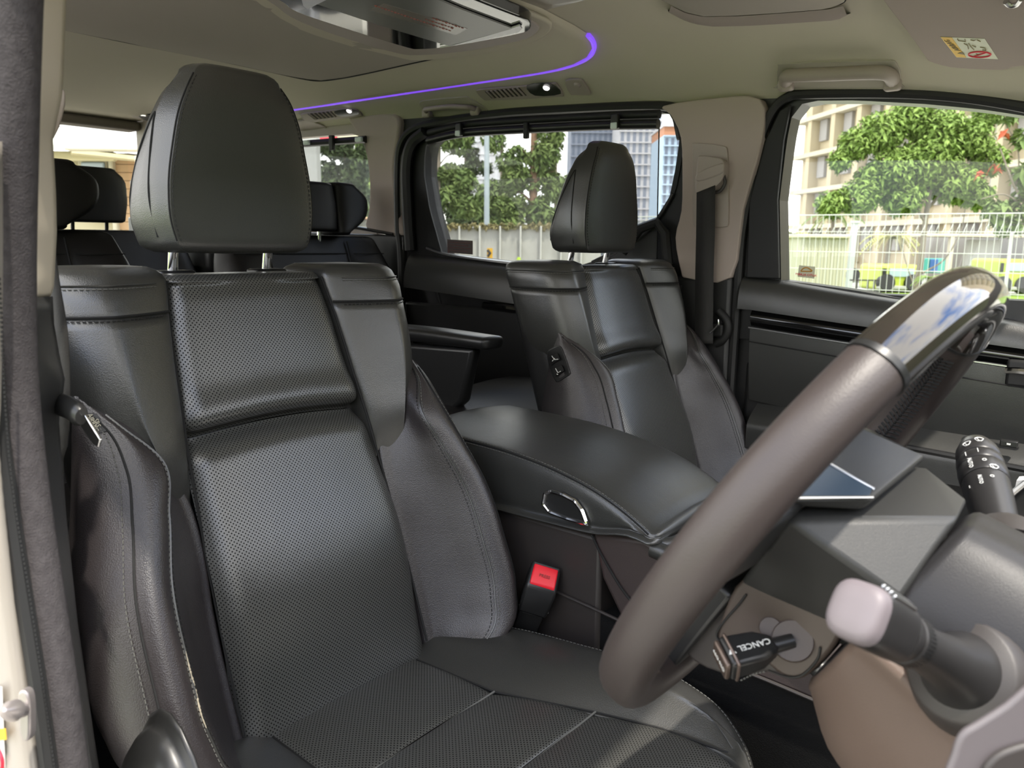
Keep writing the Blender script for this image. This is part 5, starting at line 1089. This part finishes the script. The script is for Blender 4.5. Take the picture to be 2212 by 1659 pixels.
foliage('leaves', [(2180, 250, 22), (2205, 300, 24), (2180, 480, 40), (2150, 455, 30), (2215, 440, 34), (2240, 380, 50)], 22, 800, .16, lf_m, tr2)
foliage('seed_pods', [(2120, 375, 10), (2150, 365, 10), (2165, 290, 10)], 22, 26, .12, mat('red pods', (.6, .12, .05), .7), tr2)
def palm(x, y, dep, r, n, m, label, lean=0):
    t = thing('palm', label, 'palm', tuple(gat(x, dep))); c = at(x, y, dep); s = dep/FPX
    branchy('trunk', [([gat(x+lean, dep), c], .12, .09)], t, bark)
    V = []; F = []
    for k in range(n):
        a = 2*math.pi*k/n+random.random()*.4; d = np.array([math.cos(a), math.sin(a), 0]); L_ = r*s*(.8+.3*random.random()); prev = None; up_ = .3+.5*random.random()
        for j in range(9):
            f = j/8; p = c+d*L_*f+Z3*L_*(up_*f-1.0*f*f); sd_ = np.cross(d, Z3)
            if j:
                for s_ in (-1, 1):
                    for g in range(2):
                        i = len(V); b0 = prev+(p-prev)*(g/2); tip = b0+sd_*s_*L_*.20*(1.15-f)+d*L_*.10-Z3*L_*.09; V += [b0, b0+d*L_*.09, tip]; F.append((i, i+1, i+2))
            prev = p
    mk('fronds', V, F, m, t, smooth=False, kind='stuff')
palm(1925, 512, 34, 60, 16, lf_y, 'yellowish palm behind the fence, left of the grey tree trunk', -12); palm(1712, 505, 30, 60, 16, lf_y, 'pale palm beside the left edge of the front passenger window'); palm(2010, 600, 22, 34, 14, lf_b, 'low green palm just right of the grey tree trunk'); palm(1800, 470, 38, 60, 14, lf_m, 'tall palm above the beige site hut')
# beige hut, poles, trucks, boards
def boxat(name, x0, x1, ytop, ybot, dep, thick, m, parent, bevel=.02):
    a = at(x0, 540, dep); b_ = at(x1, 540, dep); w_ = np.linalg.norm((b_-a)[:2]); d = (b_-a); d[2] = 0; d /= np.linalg.norm(d); nrm = np.cross(Z3, d); nrm = nrm if nrm @ FW > 0 else -nrm
    xm = (x0+x1)/2; zt = onp(xm, ytop, a, nrm)[2]; zb = GZ if ybot is None else onp(xm, ybot, a, nrm)[2]; ctr = (a+b_)/2; ctr[2] = (zt+zb)/2; ctr = ctr+nrm*thick/2
    return MB().box(ctr, (w_, thick, zt-zb), (d, nrm, Z3)).build(name, m, parent, bevel=bevel, smooth=False)
hut = thing('site_hut', 'beige corrugated site hut standing on the grass behind the fence', 'hut', tuple(gat(1795, 20)))
hm = mat('beige cladding', (.60, .58, .44), .8)
boxat('wall', 1728, 1832, 512, None, 20, 1.2, hm, hut)
for i in range(14): boxat('wall_rib', 1732+i*7.2, 1734+i*7.2, 514, 658, 19.98, .02, hm, hut, bevel=0)
boxat('roof', 1722, 1838, 507, 514, 19.9, 1.4, slab_m, hut)
pl = thing('steel_post', 'thick pale steel post at the right corner of the beige hut', 'post', tuple(gat(1838, 19))); MB().tube([gat(1838, 19), gat(1842, 19, 2.0)], .08, 12).build('post', mat('galvanised steel', (.55, .57, .58), .5), pl); MB().tube([gat(1842, 19, 2.0), gat(1842, 19, 2.05)], [.1, .1], 12).build('cap', wire, pl)
def truck(x0, x1, yt, yb, dep, label):
    t = thing('truck', label, 'truck', tuple(gat((x0+x1)/2, dep))); lim = mat('lime truck paint', (.52, .62, .06), .35); wd = x1-x0
    boxat('cab', x0, x1, yt, yb, dep, 2.0, lim, t, bevel=.12); boxat('windscreen', x0+wd*.22, x1-wd*.12, yt+8, yt+26, dep-.04, .05, mat('truck glass', (.45, .58, .62), .1), t, bevel=.01)
    boxat('side_window', x0+wd*.04, x0+wd*.14, yt+8, yt+28, dep-.04, .05, deep, t, bevel=.01); boxat('bumper', x0-1, x1+1, yb-10, yb-3, dep-.15, .3, mat('truck bumper', (.5, .5, .46), .6), t)
    for x in (x0+wd*.15, x1-wd*.15): p = gat(x, dep-.05, GZ+.42); MB().tube([p-FW*.1-RT*.0, p+FW*.2], .32, 18).build('wheel', deep, t)
truck(1908, 1990, 572, 628, 31, 'lime green truck parked behind the fence, left of the grey tree trunk'); truck(2164, 2230, 560, 630, 30, 'lime green truck at the right edge of the front passenger window'); truck(1838, 1900, 584, 612, 40, 'smaller lime truck behind the yellowish palm')
sb_ = thing('sign_board', 'teal and blue notice board on the grass right of the tree trunk', 'sign', tuple(gat(2025, 27))); boxat('board', 2000, 2045, 558, 590, 27, .06, mat('teal board', (.10, .50, .45), .6), sb_); boxat('blue_panel', 2012, 2030, 560, 588, 26.96, .03, mat('blue board', (.05, .16, .50), .6), sb_); boxat('leg', 2003, 2006, 590, None, 27, .06, wire, sb_); boxat('leg', 2040, 2043, 590, None, 27, .06, wire, sb_)
sh2 = thing('white_shelter', 'white flat roofed shelter with a beige shutter far behind the fence', 'shelter', tuple(gat(2130, 42))); boxat('roof', 1995, 2230, 505, 512, 42, 3, slab_m, sh2); boxat('shutter', 2092, 2160, 518, None, 43, .3, mat('shutter', (.66, .66, .60), .7), sh2); boxat('post', 2052, 2060, 512, None, 42, .3, slab_m, sh2); boxat('back', 2000, 2240, 512, None, 46, .3, louv, sh2)
kf = thing('low_rail', 'small dark metal rail frame on the lawn', 'rail', tuple(gat(1875, 18))); boxat('bar', 1842, 1908, 604, 607, 17.5, .04, plas_b, kf, bevel=0); [boxat('leg', x, x+3, 604, None, 17.5, .04, plas_b, kf, bevel=0) for x in (1856, 1880, 1894)]
# ---- beyond the sliding door
def tower(x0, x1, yt, dep, m, m2, label, nst=8, nfl=14, thick=8):
    t = thing('tower_block', label, 'building', tuple(gat((x0+x1)/2, dep))); boxat('wall', x0, x1, yt, None, dep, thick, m, t, bevel=0)
    for i in range(nst): boxat('window_strip', x0+(x1-x0)*(i+.25)/nst, x0+(x1-x0)*(i+.75)/nst, yt+6, 556, dep-.06, .1, m2, t, bevel=0)
    for i in range(nfl): boxat('floor_band', x0, x1, yt+(545-yt)*i/nfl, yt+(545-yt)*i/nfl+3, dep-.2, .3, m, t, bevel=0)
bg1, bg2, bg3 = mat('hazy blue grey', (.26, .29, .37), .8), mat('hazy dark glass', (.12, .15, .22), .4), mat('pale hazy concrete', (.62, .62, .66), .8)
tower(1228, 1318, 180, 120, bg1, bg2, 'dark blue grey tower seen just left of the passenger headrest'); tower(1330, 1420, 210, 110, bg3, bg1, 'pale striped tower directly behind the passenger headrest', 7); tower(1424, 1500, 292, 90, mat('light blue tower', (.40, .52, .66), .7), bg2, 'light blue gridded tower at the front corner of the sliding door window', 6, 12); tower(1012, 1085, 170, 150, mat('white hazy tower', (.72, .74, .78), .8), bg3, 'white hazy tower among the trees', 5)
tt = thing('brick_parapet', 'orange brick parapet on top of the light blue tower', 'parapet', tuple(at(1460, 285, 90))); boxat('block', 1424, 1500, 272, 292, 90, 8, mat('orange brick', (.50, .24, .14), .9), tt, bevel=0); boxat('coping', 1422, 1502, 269, 273, 89.8, 8.4, bg3, tt, bevel=0)
def wtree(x, dep, blobs, m, bk, label, tw=.11, n=3000, size=.13, yb=560, extra=()):
    t = thing('tree', label, 'tree', tuple(gat(x, dep))); branchy('trunk', [([gat(x, dep), at(x, 450, dep), at(x+1, 350, dep), at(x+2, 270, dep), at(x+2, 200, dep)], tw, tw*.55)]+[([at(x, y0, dep), at(x+dx*.5, y0-22, dep), at(x+dx, y0-30, dep)], tw*.3, .012) for y0, dx in extra], t, bk); foliage('leaves', blobs, dep, n, size, m, t, spread=1.05)
def rb(x0, x1, y0, y1, n, r0, r1, seed):
    rng = random.Random(seed); return [(rng.uniform(x0, x1), rng.uniform(y0, y1), rng.uniform(r0, r1)) for _ in range(n)]
wtree(1152, 17, rb(1085, 1215, 290, 480, 22, 18, 34, 1)+rb(1120, 1235, 270, 400, 6, 14, 24, 2), lf_m, bark_r, 'tree with a thick reddish trunk in the middle of the sliding door window', .10, 3800, .10, extra=((440, -50), (400, 45), (350, -40)))
wtree(1083, 19, rb(1040, 1130, 300, 490, 12, 16, 30, 3), lf_m, bark, 'slim tree between the lamp post and the reddish trunk', .05, 2200, .10, extra=((430, -25), (380, 25)))
wtree(947, 16, rb(915, 1012, 280, 480, 18, 16, 32, 4), lf_m, bark, 'leafy tree at the rear corner of the sliding door window', .05, 3000, .10, extra=((430, 40), (360, 35)))
wtree(1005, 22, rb(960, 1060, 330, 490, 12, 16, 28, 5), lf_d, bark, 'darker tree left of the lamp post', .06, 2000, .12)
wtree(1200, 22, rb(1165, 1225, 380, 490, 8, 14, 26, 6), lf_m, bark, 'tree partly hidden by the passenger headrest', .05, 1500, .12)
lp = thing('lamp_post', 'tall pale blue grey lamp post among the trees', 'lamp post', tuple(gat(1050, 15))); MB().tube([gat(1053, 15), gat(1050, 15, 3.5), gat(1048, 15, 7)], [.055, .045, .035], 10).build('pole', mat('pale blue grey paint', (.50, .58, .64), .5), lp); MB().tube([gat(1048, 15, 7), gat(1020, 15, 7.4)], .03, 8).build('arm', wire, lp)
wl = thing('boundary_wall', 'grey white boundary wall topped with creeper under the trees', 'wall', tuple(gat(1080, 14)))
gw = mat('mottled grey wall', (.46, .46, .42), .9, var=(2.5, .25, (.62, .62, .58)))
for i, x in enumerate(range(860, 1300, 44)): boxat('wall_panel', x, x+43, 492, None, 14, .12, gw, wl); boxat('wall_post', x-2, x+2, 488, None, 13.9, .2, mat('pale wall post', (.66, .66, .62), .8), wl)
foliage('creeper', [(x, 489+3*math.sin(x), 6) for x in range(870, 1240, 9)], 13.9, 1500, .05, leaf_mat('dry creeper', (.20, .22, .08), (.42, .34, .16)), wl)
cs_ = thing('chevron_sign', 'small yellow and black chevron road sign in front of the boundary wall', 'sign', tuple(gat(1058, 12))); boxat('plate', 1052, 1064, 536, 560, 12, .03, mat('chevron yellow', (.85, .48, .02), .5), cs_, bevel=0)
MB().tube([at(1053, 540, 11.97), at(1059, 547, 11.97), at(1053, 554, 11.97)], .022, 4).build('chevron', deep, cs_); MB().tube([gat(1058, 12), at(1058, 560, 12)], .03, 8).build('post', wire, cs_)
rs = thing('barrier', 'red and white barrier by the rear corner of the wall', 'barrier', tuple(gat(958, 12))); boxat('board', 944, 968, 516, 536, 12, .03, mat('barrier red', (.60, .08, .08), .6), rs, bevel=0); boxat('leg', 948, 951, 536, None, 12, .05, wire, rs, bevel=0)
hv = thing('bollard', 'lime green bollard in front of the boundary wall', 'bollard', tuple(gat(1121, 12))); MB().tube([gat(1121, 12, 0), gat(1121, 12, 1.15), gat(1121, 12, 1.22)], [.05, .05, .02], 10).build('post', mat('hi vis lime', (.45, .65, .03), .6), hv); MB().tube([gat(1121, 12, .9), gat(1121, 12, .98)], [.053, .053], 10).build('band', wire, hv)
# ---- beyond the rear quarter window
wtree(745, 13, rb(695, 815, 300, 470, 22, 16, 32, 7), lf_d, bark, 'dark tree filling the rear quarter window', .05, 3200, .085)
wtree(800, 16, rb(760, 840, 300, 470, 12, 16, 28, 8), lf_m, bark, 'lighter tree at the front edge of the rear quarter window', .05, 1500, .10)
gc = thing('concrete_column', 'pale grey concrete column seen through the rear quarter window', 'column', tuple(gat(672, 9))); boxat('shaft', 655, 690, 200, None, 9, .2, mat('pale grey concrete', (.46, .47, .46), .9), gc); boxat('plinth', 650, 695, 640, None, 9, .25, bg3, gc)
aw = thing('awning', 'red awning edge above the rear quarter window', 'awning', tuple(at(700, 296, 10))); boxat('valance', 668, 735, 286, 301, 10, .05, mat('red awning', (.75, .05, .08), .6), aw, bevel=0); boxat('canopy', 735, 790, 284, 300, 10, .05, mat('cream awning', (.7, .66, .45), .6), aw, bevel=0)
ww = thing('low_wall', 'low grey wall with an orange brown coping behind the rear quarter window', 'wall', tuple(gat(790, 10))); boxat('wall', 560, 860, 473, None, 10, .2, mat('grey green wall', (.30, .30, .26), .9), ww); boxat('coping', 560, 860, 468, 473, 9.95, .3, mat('brown coping', (.45, .28, .16), .8), ww)
# ---- house behind the tailgate
ho = thing('house', 'tan clapboard house with a bright metal roof seen through the tailgate window', 'house', tuple(gat(230, 9)))
rf = mat('bright metal roof', (.86, .86, .82), .5); tan = mat('tan clapboard', (.62, .40, .22), .8); crm = mat('cream soffit', (.74, .66, .40), .8)
dh = 9.0; hq = lambda x, y, d=dh: at(x, y, d)
prism('roof', [hq(40, 200, 12), hq(400, 225, 12), hq(400, 345, 8.6), hq(160, 318, 8.6), hq(118, 255, 10)], Z3*.06, rf, ho)
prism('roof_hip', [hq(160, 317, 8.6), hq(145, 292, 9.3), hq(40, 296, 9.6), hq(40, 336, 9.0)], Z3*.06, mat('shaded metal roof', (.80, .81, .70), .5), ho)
for i in range(7): MB().tube([hq(100, 232+13*i, 11.6-.45*i), hq(400, 248+15.0*i, 11.6-.45*i)], .012, 4).build('roof_rib', bg3, ho)
boxat('gutter', 155, 400, 318, 326, 8.5, .12, slab_m, ho); prism('soffit', [hq(155, 322, 8.6), hq(400, 348, 8.6), hq(400, 350, 9.3), hq(150, 330, 9.3)], -Z3*.04, crm, ho)
boxat('fascia', 20, 260, 326, 346, 9.2, .1, crm, ho); boxat('wall', 20, 420, 330, None, 9.6, .2, mat('cream house wall', (.66, .58, .38), .8), ho)
for i in range(14): boxat('clapboard', 257, 420, 338+17.8*i, 338+17.8*i+17.0, 9.42, .05, tan, ho, bevel=.006)
boxat('corner_post', 246, 256, 330, None, 9.35, .14, slab_m, ho); boxat('window_frame', 182, 244, 343, 470, 9.4, .1, slab_m, ho); boxat('window_pane', 188, 238, 349, 464, 9.36, .04, mat('house window', (.42, .50, .56), .2), ho)
gm = thing('grey_box', 'small grey junction box on the tan house wall beside the driver headrest', 'box', tuple(hq(296, 420, 9.2))); boxat('body', 289, 310, 387, 428, 9.2, .12, mat('grey box', (.42, .44, .45), .5), gm, bevel=.03); boxat('lid', 291, 308, 390, 425, 9.15, .04, mat('grey box', (.42, .44, .45), .5), gm, bevel=.01)

GR = {'tree': 'trees outside the car', 'palm': 'palms behind the fence', 'truck': 'parked trucks', 'tower_block': 'towers beyond the trees', 'grab_handle': 'cream grab handles', 'roof_air_vent': 'roof air vents', 'coat_hook': 'coat hooks', 'seat_belt': 'front seat belts', 'roller_blind': 'roller sun shades', 'window_sticker': 'window stickers'}
for o in sc.objects:
    n_ = o.name.split('.')[0]
    if o.parent is None and 'label' in o and n_ in GR and 'group' not in o: o['group'] = GR[n_]
